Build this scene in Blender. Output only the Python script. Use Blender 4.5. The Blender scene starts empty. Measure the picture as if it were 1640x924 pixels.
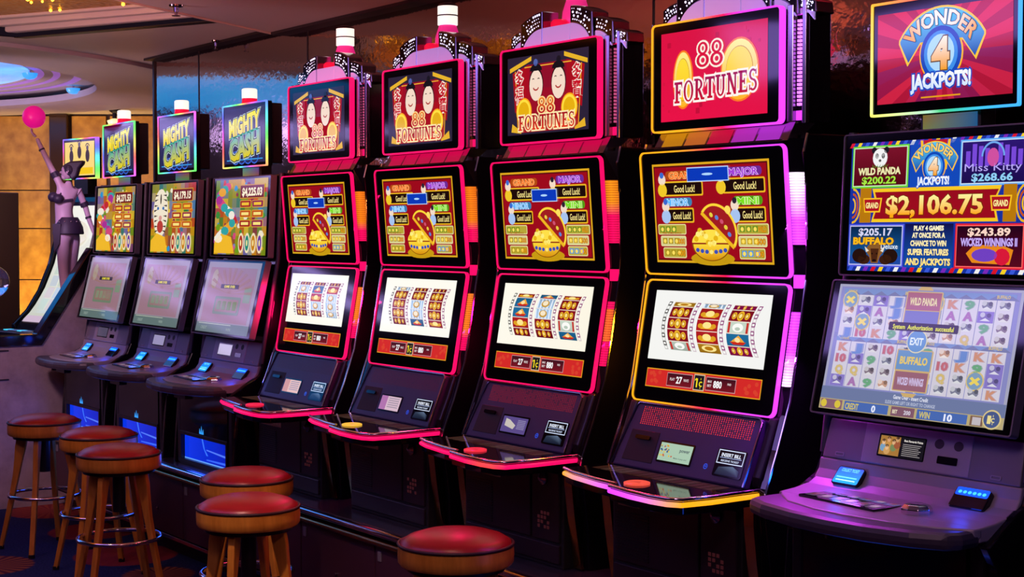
import bpy, bmesh, math, random
from mathutils import Vector, Matrix
random.seed(7)
sc = bpy.context.scene
COL = sc.collection
pi = math.pi
# ------------------------------------------------------------------ camera
CAMZ = 1.62
F = 2450.0
cam_d = bpy.data.cameras.new('camera')
cam = bpy.data.objects.new('camera', cam_d)
COL.objects.link(cam)
cam_d.sensor_width = 36.0
cam_d.lens = F / 1640.0 * 36.0
cam_d.clip_start = 0.05
th = math.atan(1750 / F)
pt = math.atan(89 / F)
hf = Vector((-math.cos(th), math.sin(th), 0))
rt = Vector((math.sin(th), math.cos(th), 0))
fw = hf * math.cos(pt) + Vector((0, 0, -math.sin(pt)))
up = rt.cross(fw)
R3 = Matrix((rt, up, -fw)).transposed()
cam.matrix_world = Matrix.Translation((0, 0, CAMZ)) @ R3.to_4x4()
sc.camera = cam
# ------------------------------------------------------------------ world, exposure
w = bpy.data.worlds.new('world')
sc.world = w
w.use_nodes = True
w.node_tree.nodes['Background'].inputs[0].default_value = (0.30, 0.16, 0.30, 1)
w.node_tree.nodes['Background'].inputs[1].default_value = 0.03
sc.view_settings.view_transform = 'Standard'
sc.view_settings.look = 'None'
sc.view_settings.exposure = 0.0
sc.view_settings.gamma = 1.0
sc.view_settings.use_curve_mapping = False


def lamp(name, kind, loc, col, power, size=0.3, aim=None, spot=None, size_y=None, blend=0.6):
    d = bpy.data.lights.new(name, kind)
    d.color = col
    d.energy = power
    if kind == 'AREA':
        d.size = size
        if size_y:
            d.shape = 'RECTANGLE'
            d.size_y = size_y
    elif kind == 'SPOT':
        d.spot_size = spot
        d.spot_blend = blend
        d.shadow_soft_size = size
    else:
        d.shadow_soft_size = size
    o = bpy.data.objects.new(name, d)
    COL.objects.link(o)
    o.location = loc
    if aim is not None:
        o.rotation_euler = (Vector(aim) - Vector(loc)).to_track_quat('-Z', 'Y').to_euler()
    return o


# warm downlights over the aisle; coloured washes and spots added without fittings
for (x, y, tx, ty, p, c) in [(-3.9, 1.3, -4.86, 2.37, 110, (1.0, .58, .46)), (-5.3, 1.0, -6.5, 2.5, 26, (1.0, .52, .30)), (-3.0, 1.6, -3.95, 2.6, 26, (1.0, .55, .40)), (-6.4, 1.0, -7.6, 2.6, 24, (1.0, .52, .30))]:
    lamp('aisle_downlight', 'SPOT', (x, y, 2.72), c, p, 0.05, (tx, ty, .3), 0.62)
lamp('purple_wash', 'AREA', (-5.0, 0.4, 2.72), (0.42, 0.26, 1.0), 25, 4.0, (-5.6, 3.2, 1.0), size_y=0.4)
lamp('mauve_wash', 'AREA', (-1.6, 1.2, 2.7), (0.95, 0.52, 0.74), 15, 0.5, (-2.6, 3.1, .9))
lamp('red_ceiling_wash', 'SPOT', (-5.2, 1.6, 1.9), (1.0, 0.16, 0.09), 110, 0.1, (-6.4, 3.0, 2.8), 1.3)
lamp('amber_ceiling_wash', 'SPOT', (-3.2, 1.2, 1.9), (1.0, 0.20, 0.03), 70, 0.1, (-4.0, 2.2, 2.8), 1.6)
lamp('amber_recess_wash', 'SPOT', (-7.2, 0.2, 1.8), (1.0, 0.36, 0.04), 170, 0.1, (-7.6, 0.9, 2.9), 1.35)
lamp('amber_recess_wash', 'SPOT', (-8.5, 1.6, 2.3), (1.0, 0.50, 0.07), 14, 0.1, (-8.75, 2.5, 2.9), 1.5)
lamp('red_wall_wash', 'SPOT', (-2.9, 3.75, 1.95), (1.0, 0.02, 0.05), 30, 0.1, (-3.0, 3.9, 2.8), 1.4)
lamp('pink_ceiling_wash', 'SPOT', (-7.6, 1.2, 1.9), (1.0, 0.56, 0.72), 62, 0.2, (-8.4, 3.4, 2.8), 1.3)
lamp('dome_wash', 'SPOT', (-11.0, 2.0, 1.7), (1.0, 0.62, 0.82), 70, 0.3, (-11.6, 3.9, 2.8), 1.9)
lamp('dome_wash', 'SPOT', (-13.4, 3.2, 1.6), (0.96, 0.66, 0.92), 75, 0.3, (-13.6, 4.4, 2.9), 1.9)
lamp('gold_wash', 'SPOT', (-14.2, 4.3, 0.3), (1.0, 0.62, 0.15), 170, 0.3, (-15.25, 5.0, 1.4), 1.5)
lamp('gold_wash', 'SPOT', (-13.6, 5.2, 0.3), (1.0, 0.62, 0.15), 150, 0.3, (-14.7, 6.0, 1.4), 1.5)
lamp('statue_fill', 'SPOT', (-7.6, 1.6, 2.65), (0.85, 0.55, 1.0), 150, 0.08, (-9.25, 3.25, 1.75), 0.24)  # added lamp that brightens the statue
lamp('stone_wash', 'SPOT', (-6.9, 1.2, 2.6), (1.0, 0.55, 0.68), 165, 0.15, (-9.0, 2.95, 0.75), 0.50)


# ------------------------------------------------------------------ helpers
def S(h):
    h = h.lstrip('#')
    o = []
    for i in (0, 2, 4):
        c = int(h[i:i + 2], 16) / 255
        o.append(c / 12.92 if c <= 0.04045 else ((c + 0.055) / 1.055) ** 2.4)
    return tuple(o)


def mix(a, b, t):
    t = max(0, min(1, t))
    return tuple(a[i] * (1 - t) + b[i] * t for i in range(3))


MATS = {}


def mat(name, col=(0.5, 0.5, 0.5), rough=0.5, metal=0.0, emis=None, es=1.0, spec=0.5, coat=0.0):
    if name in MATS:
        return MATS[name]
    m = bpy.data.materials.new(name)
    m.use_nodes = True
    b = m.node_tree.nodes['Principled BSDF']
    b.inputs['Base Color'].default_value = (*col, 1)
    b.inputs['Roughness'].default_value = rough
    b.inputs['Metallic'].default_value = metal
    b.inputs['Specular IOR Level'].default_value = spec
    b.inputs['Coat Weight'].default_value = coat
    if emis:
        b.inputs['Emission Color'].default_value = (*emis, 1)
        b.inputs['Emission Strength'].default_value = es
    MATS[name] = m
    return m


def glow_mat(name, strength, rough=0.12, spec=0.5):
    m = mat(name, (0.004, 0.004, 0.004), rough, spec=spec)
    nt = m.node_tree
    a = nt.nodes.new('ShaderNodeAttribute')
    a.attribute_name = 'Col'
    b = nt.nodes['Principled BSDF']
    nt.links.new(a.outputs['Color'], b.inputs['Emission Color'])
    b.inputs['Emission Strength'].default_value = strength
    return m


def node_mat(name, build, rough=0.5, metal=0.0, spec=0.5):
    m = mat(name, rough=rough, metal=metal, spec=spec)
    build(m.node_tree, m.node_tree.nodes['Principled BSDF'])
    return m


def N(nt, t, **kw):
    n = nt.nodes.new(t)
    for k, v in kw.items():
        if hasattr(n, k):
            setattr(n, k, v)
        else:
            n.inputs[k].default_value = v
    return n


def ramp(nt, stops):
    r = nt.nodes.new('ShaderNodeValToRGB')
    e = r.color_ramp.elements
    while len(e) < len(stops):
        e.new(0.5)
    for i, (p, c) in enumerate(stops):
        e[i].position = p
        e[i].color = (*c, 1)
    return r


class MB:
    """collects shapes; build() links them as one mesh object"""

    def __init__(s, org=(0, 0, 0)):
        s.o = Vector(org)
        s.v, s.f, s.m, s.c = [], [], [], []

    def add(s, vs, fs, mi=0, col=(1, 1, 1)):
        b = len(s.v)
        for i, p in enumerate(vs):
            s.v.append(tuple(Vector(p) - s.o))
            s.c.append(col[i] if isinstance(col, list) else col)
        for f in fs:
            s.f.append([b + i for i in f])
            s.m.append(mi)

    def box(s, x0, x1, y0, y1, z0, z1, mi=0, col=(1, 1, 1)):
        vs = [(x, y, z) for x in (x0, x1) for y in (y0, y1) for z in (z0, z1)]
        s.add(vs, [(0, 1, 3, 2), (4, 6, 7, 5), (0, 4, 5, 1), (2, 3, 7, 6), (0, 2, 6, 4), (1, 5, 7, 3)], mi, col)

    def prism(s, poly, a, b, axis='x', mi=0, col=(1, 1, 1)):
        n = len(poly)
        mk = {'x': lambda p, t: (t, p[0], p[1]), 'y': lambda p, t: (p[0], t, p[1]), 'z': lambda p, t: (p[0], p[1], t)}[axis]
        vs = [mk(p, a) for p in poly] + [mk(p, b) for p in poly]
        fs = [tuple(range(n))[::-1], tuple(range(n, 2 * n))]
        fs += [(i, (i + 1) % n, n + (i + 1) % n, n + i) for i in range(n)]
        c = col
        if isinstance(col, list):
            c = col + col
        s.add(vs, fs, mi, c)

    def lathe(s, prof, c=(0, 0, 0), n=24, mi=0, col=(1, 1, 1), axis='z'):
        vs = []
        for (r, h) in prof:
            for i in range(n):
                a = 2 * pi * i / n
                p = (r * math.cos(a), r * math.sin(a), h)
                if axis == 'y':
                    p = (p[0], p[2], p[1])
                vs.append((c[0] + p[0], c[1] + p[1], c[2] + p[2]))
        fs = []
        for k in range(len(prof) - 1):
            for i in range(n):
                j = (i + 1) % n
                fs.append((k * n + i, k * n + j, (k + 1) * n + j, (k + 1) * n + i))
        fs.append(tuple(range(n))[::-1])
        fs.append(tuple((len(prof) - 1) * n + i for i in range(n)))
        s.add(vs, fs, mi, col)

    def tube(s, path, r, n=8, closed=False, mi=0, col=(1, 1, 1)):
        P = [Vector(p) for p in path]
        rs = r if isinstance(r, list) else [r] * len(P)
        vs, cs = [], []
        L = len(P)
        for i, p in enumerate(P):
            a = P[(i - 1) % L] if (closed or i > 0) else P[0]
            b = P[(i + 1) % L] if (closed or i < L - 1) else P[-1]
            t = (b - a).normalized()
            u = t.cross(Vector((0, 0, 1)))
            if u.length < 1e-3:
                u = t.cross(Vector((0, 1, 0)))
            u.normalize()
            v = t.cross(u)
            for k in range(n):
                q = 2 * pi * k / n
                vs.append(p + (u * math.cos(q) + v * math.sin(q)) * rs[i])
                cs.append(col[i] if isinstance(col, list) else col)
        fs = []
        for i in range(L if closed else L - 1):
            j = (i + 1) % L
            for k in range(n):
                k2 = (k + 1) % n
                fs.append((i * n + k, i * n + k2, j * n + k2, j * n + k))
        if not closed:
            fs.append(tuple(range(n))[::-1])
            fs.append(tuple((L - 1) * n + k for k in range(n)))
        s.add(vs, fs, mi, cs)

    def sphere(s, c, r, mi=0, col=(1, 1, 1), n=16, sq=(1, 1, 1)):
        vs, fs = [], []
        m = n // 2
        for i in range(m + 1):
            a = pi * i / m
            for k in range(n):
                b = 2 * pi * k / n
                vs.append((c[0] + r * sq[0] * math.sin(a) * math.cos(b), c[1] + r * sq[1] * math.sin(a) * math.sin(b), c[2] + r * sq[2] * math.cos(a)))
        for i in range(m):
            for k in range(n):
                k2 = (k + 1) % n
                fs.append((i * n + k, (i + 1) * n + k, (i + 1) * n + k2, i * n + k2))
        s.add(vs, fs, mi, col)

    def build(s, name, mats, parent=None, smooth=False, bevel=0, loc=None):
        me = bpy.data.meshes.new(name)
        me.from_pydata(s.v, [], s.f)
        if not isinstance(mats, (list, tuple)):
            mats = [mats]
        for m in mats:
            me.materials.append(m)
        me.polygons.foreach_set('material_index', s.m)
        if any(c != (1, 1, 1) for c in s.c):
            at = me.color_attributes.new('Col', 'FLOAT_COLOR', 'POINT')
            at.data.foreach_set('color', [x for c in s.c for x in (*c, 1.0)])
        bm = bmesh.new()
        bm.from_mesh(me)
        bmesh.ops.recalc_face_normals(bm, faces=bm.faces)
        bm.to_mesh(me)
        bm.free()
        if smooth:
            me.polygons.foreach_set('use_smooth', [True] * len(me.polygons))
        o = bpy.data.objects.new(name, me)
        COL.objects.link(o)
        if parent is not None:
            o.parent = parent
        if loc is not None:
            o.location = loc
        if bevel:
            b = o.modifiers.new('bevel', 'BEVEL')
            b.width = bevel
            b.segments = 2
            b.limit_method = 'ANGLE'
        if smooth:
            e = o.modifiers.new('split', 'EDGE_SPLIT')
            e.split_angle = math.radians(50)
        return o


def tag(o, label, cat, group=None):
    o['label'] = label
    o['category'] = cat
    if group:
        o['group'] = group
    return o


def struct(o):
    o['kind'] = 'structure'
    return o


def thing(name, loc, label, cat, group=None, rz=0):
    o = bpy.data.objects.new(name, None)
    o.empty_display_size = 0.1
    COL.objects.link(o)
    o.location = loc
    o.rotation_euler = (0, 0, rz)
    return tag(o, label, cat, group)


def rrect(w, h, r, n=5, cx=0, cy=0):
    P = []
    for (sx, sy, a0) in ((1, 1, 0), (-1, 1, 90), (-1, -1, 180), (1, -1, 270)):
        for i in range(n + 1):
            a = math.radians(a0 + 90 * i / n)
            P.append((cx + sx * (w / 2 - r) + r * math.cos(a), cy + sy * (h / 2 - r) + r * math.sin(a)))
    return P


def rrs(w, h, r, n=5, k=12):
    """rounded rectangle with subdivided sides (for colour changes along them)"""
    P = rrect(w, h, r, n)
    out = []
    m = len(P)
    for i in range(m):
        a, b = P[i], P[(i + 1) % m]
        out.append(a)
        if math.hypot(b[0] - a[0], b[1] - a[1]) > .5 * min(w, h):
            out += [(a[0] + (b[0] - a[0]) * j / k, a[1] + (b[1] - a[1]) * j / k) for j in range(1, k)]
    return out


class Plane:
    """tilted display plane: u right, v up along the tilt, n outwards to the player"""

    def __init__(s, top, bot, xc=0.0):
        (y1, z1), (y0, z0) = top, bot
        s.O = Vector((xc, (y1 + y0) / 2, (z1 + z0) / 2))
        V = Vector((0, y1 - y0, z1 - z0))
        s.h = V.length
        s.V = V / s.h
        s.U = Vector((1, 0, 0))
        s.N = s.U.cross(s.V)
        if s.N.y > 0:
            s.N = -s.N

    def __call__(s, u, v, n=0.0):
        return s.O + s.U * u + s.V * v + s.N * n


def slab(mb, pl, poly, n0, n1, mi=0, col=(1, 1, 1)):
    k = len(poly)
    vs = [pl(u, v, n0) for u, v in poly] + [pl(u, v, n1) for u, v in poly]
    fs = [tuple(range(k))[::-1], tuple(range(k, 2 * k))] + [(i, (i + 1) % k, k + (i + 1) % k, k + i) for i in range(k)]
    mb.add(vs, fs, mi, col + col if isinstance(col, list) else col)


def ring(mb, pl, outer, inner, n0, n1, mi=0, col=(1, 1, 1)):
    k = len(outer)
    vs = [pl(*p, n0) for p in outer] + [pl(*p, n1) for p in outer] + [pl(*p, n1) for p in inner] + [pl(*p, n0) for p in inner]
    fs = []
    for i in range(k):
        j = (i + 1) % k
        for a in range(3):
            fs.append((a * k + i, a * k + j, (a + 1) * k + j, (a + 1) * k + i))
    if callable(col):
        cs = [col(*p) for p in outer] * 2 + [col(*p) for p in inner] * 2
    else:
        cs = col
    mb.add(vs, fs, mi, cs)


# ------------------------------------------------------------------ screen art
TXT = {}


def text_mesh(s, bold):
    key = (s, round(bold, 4))
    if key in TXT:
        return TXT[key]
    cu = bpy.data.curves.new('lettering', 'FONT')
    cu.body = s
    cu.size = 1.0
    cu.resolution_u = 2
    cu.offset = bold
    ob = bpy.data.objects.new('lettering', cu)
    COL.objects.link(ob)
    bpy.context.view_layer.update()
    dg = bpy.context.evaluated_depsgraph_get()
    me = bpy.data.meshes.new_from_object(ob.evaluated_get(dg))
    V = [(v.co.x, v.co.y) for v in me.vertices]
    Fc = [tuple(p.vertices) for p in me.polygons]
    bpy.data.objects.remove(ob)
    bpy.data.curves.remove(cu)
    bpy.data.meshes.remove(me)
    TXT[key] = (V, Fc)
    return TXT[key]


def q(*p):
    return ('q', [(p[i], p[i + 1]) for i in range(0, len(p), 2)])


def arc(cx, cy, rx, ry, tx, ty, a0=0, a1=360):
    return ('a', cx, cy, rx, ry, rx - tx, ry - ty, a0, a1)


SERIF = {
    'F': (0.66, [q(.1, 0, .28, 0, .28, 1, .1, 1), q(.0, .9, .62, .9, .62, 1, 0, 1), q(.53, .9, .62, .68, .62, .95), q(.2, .46, .45, .46, .45, .56, .2, .56), q(.41, .38, .47, .38, .47, .64, .41, .64), q(0, 0, .4, 0, .4, .08, 0, .08)]),
    'O': (0.82, [arc(.41, .5, .40, .52, .17, .08)]),
    'R': (0.80, [q(.1, 0, .28, 0, .28, 1, .1, 1), q(0, .92, .3, .92, .3, 1, 0, 1), q(0, 0, .38, 0, .38, .08, 0, .08), arc(.3, .73, .34, .27, .16, .08, -90, 90), q(.28, .5, .44, .5, .74, 0, .55, 0), q(.55, 0, .8, 0, .8, .08, .55, .08)]),
    'T': (0.74, [q(.28, 0, .46, 0, .46, 1, .28, 1), q(0, .9, .74, .9, .74, 1, 0, 1), q(0, .66, .1, .9, 0, 1), q(.74, .66, .74, 1, .64, .9), q(.18, 0, .56, 0, .56, .08, .18, .08)]),
    'U': (0.80, [q(.1, .3, .27, .3, .27, 1, .1, 1), q(.56, .3, .68, .3, .68, 1, .56, 1), q(0, .92, .37, .92, .37, 1, 0, 1), q(.46, .92, .78, .92, .78, 1, .46, 1), arc(.39, .32, .29, .33, .15, .09, 180, 360)]),
    'N': (0.82, [q(.1, 0, .2, 0, .2, 1, .1, 1), q(.6, 0, .7, 0, .7, 1, .6, 1), q(.06, 1, .26, 1, .7, 0, .56, 0), q(0, .92, .24, .92, .24, 1, 0, 1), q(.5, .92, .82, .92, .82, 1, .5, 1), q(0, 0, .32, 0, .32, .08, 0, .08)]),
    'E': (0.70, [q(.1, 0, .28, 0, .28, 1, .1, 1), q(0, .91, .62, .91, .62, 1, 0, 1), q(.54, .91, .62, .72, .62, .95), q(.2, .46, .46, .46, .46, .55, .2, .55), q(.42, .38, .48, .38, .48, .63, .42, .63), q(0, 0, .66, 0, .66, .09, 0, .09), q(.56, .08, .66, .06, .66, .3)]),
    'S': (0.64, [arc(.31, .74, .28, .27, .14, .10, 40, 270), arc(.31, .27, .30, .28, .15, .10, -140, 90), q(.5, .76, .56, .76, .56, .99, .5, .92), q(.04, .0, .1, .07, .1, .26, .04, .26)]),
    '8': (0.66, [arc(.33, .75, .25, .26, .12, .09), arc(.33, .27, .31, .28, .14, .10)]),
}


def grow(P, w):
    if w == 0:
        return P
    n = len(P)
    A = sum(P[i][0] * P[(i + 1) % n][1] - P[(i + 1) % n][0] * P[i][1] for i in range(n))
    if A < 0:
        P = P[::-1]
    out = []
    for i in range(n):
        a, b, c = Vector(P[i - 1]), Vector(P[i]), Vector(P[(i + 1) % n])
        e1, e2 = (b - a).normalized(), (c - b).normalized()
        n1, n2 = Vector((e1.y, -e1.x)), Vector((e2.y, -e2.x))
        m = n1 + n2
        d = max(0.35, m.length_squared / 2)
        out.append(tuple(b + m * (w / d)))
    return out


class Art:
    def __init__(s):
        s.v, s.f, s.c, s.l = [], [], [], 0
        s.warp = None

    def _col(s, col, u, v):
        return col(u, v) if callable(col) else col

    def poly(s, P, col, fs=None):
        b = len(s.v)
        for (u, v) in P:
            s.c.append(s._col(col, u, v))
            if s.warp:
                u, v = s.warp(u, v)
            s.v.append((u, v, s.l))
        for f in (fs or [tuple(range(len(P)))]):
            s.f.append([b + i for i in f])

    def rect(s, x0, y0, x1, y1, col):
        s.poly([(x0, y0), (x1, y0), (x1, y1), (x0, y1)], col)

    def frame(s, x0, y0, x1, y1, t, col):
        s.rect(x0, y0, x1, y0 + t, col)
        s.rect(x0, y1 - t, x1, y1, col)
        s.rect(x0, y0 + t, x0 + t, y1 - t, col)
        s.rect(x1 - t, y0 + t, x1, y1 - t, col)

    def rr(s, x0, y0, x1, y1, r, col):
        s.poly(rrect(x1 - x0, y1 - y0, r, 3, (x0 + x1) / 2, (y0 + y1) / 2), col)

    def ell(s, cx, cy, rx, ry, col, n=20, a0=0, a1=360):
        s.poly([(cx + rx * math.cos(math.radians(a0 + (a1 - a0) * i / n)), cy + ry * math.sin(math.radians(a0 + (a1 - a0) * i / n))) for i in range(n if a1 - a0 >= 360 else n + 1)], col)

    def band(s, cx, cy, rx, ry, ix, iy, col, a0=0, a1=360, n=24):
        P, fs = [], []
        for i in range(n + 1):
            a = math.radians(a0 + (a1 - a0) * i / n)
            P += [(cx + rx * math.cos(a), cy + ry * math.sin(a)), (cx + ix * math.cos(a), cy + iy * math.sin(a))]
        for i in range(n):
            fs.append((2 * i, 2 * i + 2, 2 * i + 3, 2 * i + 1))
        s.poly(P, col, fs)

    def text(s, t, cx, cy, h, w, col, bold=0.012, out=None, ow=0.05):
        """letters of cap height h centred on (cx, cy), squeezed to width w"""
        V0, _ = text_mesh(t, 0.0)
        xs = [p[0] for p in V0]
        x0, x1 = min(xs), max(xs)
        asc = 0.73
        if w is None:
            w = (x1 - x0) * h / asc
        sx, sy = w / (x1 - x0), h / asc

        def put(b, c):
            V, Fc = text_mesh(t, b)
            s.poly([(cx - w / 2 + (x - x0) * sx, cy - h / 2 + y * sy) for x, y in V], c, Fc)
        if out:
            put(bold + ow, out)
            s.l += 1
            put(bold, col)
            s.l -= 1
        else:
            put(bold, col)

    def serif(s, t, cx, cy, h, w, col, out=None, ow=0.09, gap=0.06, lift=None):
        tw = sum(SERIF[c][0] + gap for c in t) - gap
        sx = w / tw
        for ps, c, g in ((0, out, ow), (1, col, 0)):
            if c is None:
                continue
            x = cx - w / 2
            s.l += ps
            for i, ch in enumerate(t):
                dy = lift(i) if lift else 0
                for pr in SERIF[ch][1]:
                    if pr[0] == 'q':
                        s.poly([(x + a * sx, cy - h / 2 + dy + b * h) for a, b in grow(pr[1], g + .014)], c)
                    else:
                        _, ax, ay, rx, ry, ix, iy, a0, a1 = pr
                        s.band(x + ax * sx, cy - h / 2 + dy + ay * h, (rx + g) * sx, (ry + g) * h, max(ix - g, 0.001) * sx, max(iy - g, 0.001) * h, c, a0, a1, 16)
                x += (SERIF[ch][0] + gap) * sx
            s.l -= ps

    def put(s, mb, pl, n0=0.001, mi=0):
        mb.add([pl(u, v, n0 + l * 0.0005) for u, v, l in s.v], s.f, mi, list(s.c))


def vg(y0, y1, c0, c1):
    return lambda u, v: mix(c0, c1, (v - y0) / (y1 - y0))


def hg(x0, x1, c0, c1):
    return lambda u, v: mix(c0, c1, (u - x0) / (x1 - x0))


# ------------------------------------------------------------------ materials
SCR = glow_mat('screen_light', 1.0, 0.10)
LED = glow_mat('led_light', 1.35, 0.3)
LEDS = glow_mat('led_strip', 2.2, 0.3)
LEDX = glow_mat('led_column', 2.4, 0.3)
LED4 = glow_mat('led_sign', 4.0, 0.3)
DIM = glow_mat('dim_print', 0.22, 0.2)
black = mat('black_plastic', (0.010, 0.009, 0.011), 0.32)
gloss = mat('black_gloss', (0.006, 0.005, 0.008), 0.08)
glass = mat('black_glass', (0.003, 0.003, 0.004), 0.06, spec=0.6)
matte = mat('matte_black', (0.012, 0.010, 0.012), 0.55)
chrome = mat('chrome', (0.75, 0.72, 0.78), 0.12, 1.0)
dchrome = mat('dark_chrome', (0.32, 0.29, 0.36), 0.18, 1.0)
lilac = mat('lilac_panel', (0.60, 0.48, 0.78), 0.35, emis=S('a58ad8'), es=0.62)
charcoal = mat('charcoal_panel', (0.050, 0.042, 0.13), 0.38)
grey = mat('grey_console', (0.30, 0.27, 0.31), 0.42)
dgrey = mat('dark_grey_console', (0.17, 0.15, 0.18), 0.45)
bumper = mat('dark_bumper', (0.055, 0.045, 0.065), 0.42)
doorm = mat('base_door', (0.022, 0.012, 0.018), 0.35)
gold = mat('gold_strip', (0.55, 0.36, 0.14), 0.22, 1.0)
wood = mat('stool_wood', (0.62, 0.30, 0.07), 0.36)
redcush = mat('red_leatherette', (0.34, 0.008, 0.014), 0.34)
piping = mat('dark_piping', (0.03, 0.006, 0.010), 0.5)
redglass = mat('red_lens', (0.5, 0.01, 0.05), 0.15, emis=S('ff1040'), es=0.7)
whiteglass = mat('white_lens', (0.8, 0.8, 0.75), 0.3, emis=S('fff8ea'), es=1.0)
pinkglass = mat('pink_lens', (0.7, 0.1, 0.35), 0.2, emis=S('e0207a'), es=0.8)
crystal = mat('crystal', (0.85, 0.82, 1.0), 0.05, emis=S('dcdcff'), es=1.5)


def b_wood(nt, b):
    tc = N(nt, 'ShaderNodeTexCoord')
    n = N(nt, 'ShaderNodeTexNoise', Scale=9.0, Detail=4.0)
    mp = N(nt, 'ShaderNodeMapping')
    mp.inputs['Scale'].default_value = (6, 6, 1)
    nt.links.new(tc.outputs['Object'], mp.inputs[0])
    nt.links.new(mp.outputs[0], n.inputs['Vector'])
    r = ramp(nt, [(0.3, (0.50, 0.18, 0.016)), (0.7, (0.68, 0.27, 0.03))])
    nt.links.new(n.outputs['Fac'], r.inputs[0])
    nt.links.new(r.outputs[0], b.inputs['Base Color'])


b_wood(wood.node_tree, wood.node_tree.nodes['Principled BSDF'])

PINK = S('ff0a5c')
ORANGE = S('ffa414')
VIOLET = S('e040ff')

# ------------------------------------------------------------------ crowned machines
PT = Plane((3.31, 2.299), (3.31, 1.946))
PM = Plane((3.289, 1.885), (3.322, 1.482))
PL = Plane((3.325, 1.468), (3.254, 1.07))
PK = Plane((3.243, 1.06), (3.165, 0.87))
YB, ZB = 3.30, 0.47
BASE = (0, YB, ZB)


def faces_pair(a, cx, cy, h):
    """two plain pale ovals with dark hair caps (generic)"""
    for dx in (-1, 1):
        x = cx + dx * h * 0.62
        a.l = 4
        a.ell(x, cy - 0.012, h * .40, h * .56, S('1a1012'))
        a.l = 5
        a.ell(x, cy - 0.016, h * .37, h * .52, S('f6dcc8'))
        a.l = 6
        a.ell(x, cy + h * .34, h * .34, h * .24, S('141018'), 12, 0, 180)
        a.ell(x + dx * .002, cy + h * .62, h * .12, h * .12, S('5060a8') if dx < 0 else S('181420'))
        a.band(x, cy - h * .20, h * .17, h * .13, h * .12, h * .08, S('b0302c'), 190, 350, 10)
        for e in (-1, 1):
            a.band(x + e * h * .15, cy + h * .04, h * .07, h * .06, h * .04, h * .03, S('2a1a18'), 20, 160, 6)


def art_fortune_top(kind):
    a = Art()
    if kind == 'coins':
        a.rect(-.247, -.142, .237, .143, lambda u, v: mix(S('cf0c3c'), S('ee1248'), .5 + .5 * math.sin(u * 17 + v * 9)))
        a.l = 1
        for k in range(26):
            a.rr(*(lambda x, y, s: (x, y, x + s, y + s))(random.uniform(-.24, .2), random.uniform(-.13, .12), random.uniform(.006, .02)), .002, S('d8143f') if k % 2 else S('c20d38'))
        for (cx, cy, rx, ry) in ((-.140, -.012, .042, .088), (.118, .0, .078, .093)):
            a.l = 2
            a.ell(cx, cy, rx + .006, ry + .006, S('ff7a1c'), 30)
            a.l = 3
            a.ell(cx, cy, rx, ry, vg(cy - ry, cy + ry, S('ffb41a'), S('fff08a')), 30)
            a.l = 4
            a.ell(cx, cy, rx * .76, ry * .78, S('b06a08'), 30)
            a.l = 5
            a.ell(cx, cy, rx * .74, ry * .76, vg(cy - ry, cy + ry, S('ffc818'), S('ffe23c')), 30)
        a.l = 6
        a.serif('88', -.014, .06, .078, .125, S('d80f38'), S('fff0e0'), .075, .02)
        a.serif('FORTUNES', .01, -.042, .066, .375, vg(-.08, -.01, S('c8102c'), S('a01858')), S('fff4ee'), .1, .07, lambda i: -.010 + .0022 * i)
    else:
        a.rect(-.247, -.142, .237, .143, S('2a2138'))
        a.l = 1
        for sx in (-1, 1):
            a.poly([(sx * .215, .086), (sx * .112, .112), (sx * .112, -.02), (sx * .20, -.06)], S('a80c1c'))
        a.rect(-.13, -.10, .13, .11, S('8e0e28'))
        a.poly([(-.19, -.135), (.19, -.135), (.15, .02), (-.15, .02)], S('a8101e'))
        a.l = 2
        a.rect(-.14, .100, .14, .104, S('f2b030'))
        for sx in (-1, 1):
            a.poly([(sx * .232, .088), (sx * .098, .124), (sx * .098, .140), (sx * .232, .104)], S('e8b32a'))
            a.poly([(sx * .20, .092), (sx * .195, .092), (sx * .178, -.12), (sx * .183, -.12)], S('f0a020'))
            a.poly([(sx * .222, -.13), (sx * .16, -.138), (sx * .16, -.130), (sx * .216, -.10)], S('e8b32a'))
        for sx, ch in ((-1, '多\n福'), (1, '多\n寶')):
            for j, c in enumerate(ch.split('\n')):
                a.l = 3
                a.text(c, sx * .172, .062 - .060 * j, .050, .048, S('c81428'), .012, S('fff0e0'), .05)
        faces_pair(a, 0, .048, .108)
        for cx in (-.142, .130):
            a.l = 4
            a.ell(cx, -.058, .048, .050, S('ff9c14'), 24)
            a.l = 5
            a.ell(cx, -.058, .043, .045, S('ffe040'), 24)
            a.l = 6
            a.ell(cx, -.058, .033, .035, S('e8b010'), 24)
        a.l = 7
        a.serif('88', -.005, -.042, .056, .100, vg(-.06, -.01, S('c01020'), S('f08020')), S('ffd890'), .09, .04)
        a.serif('FORTUNES', -.005, -.101, .052, .335, vg(-.125, -.075, S('e03018'), S('a00c20')), S('ffe6b0'), .1, .06)
    return a


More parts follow.
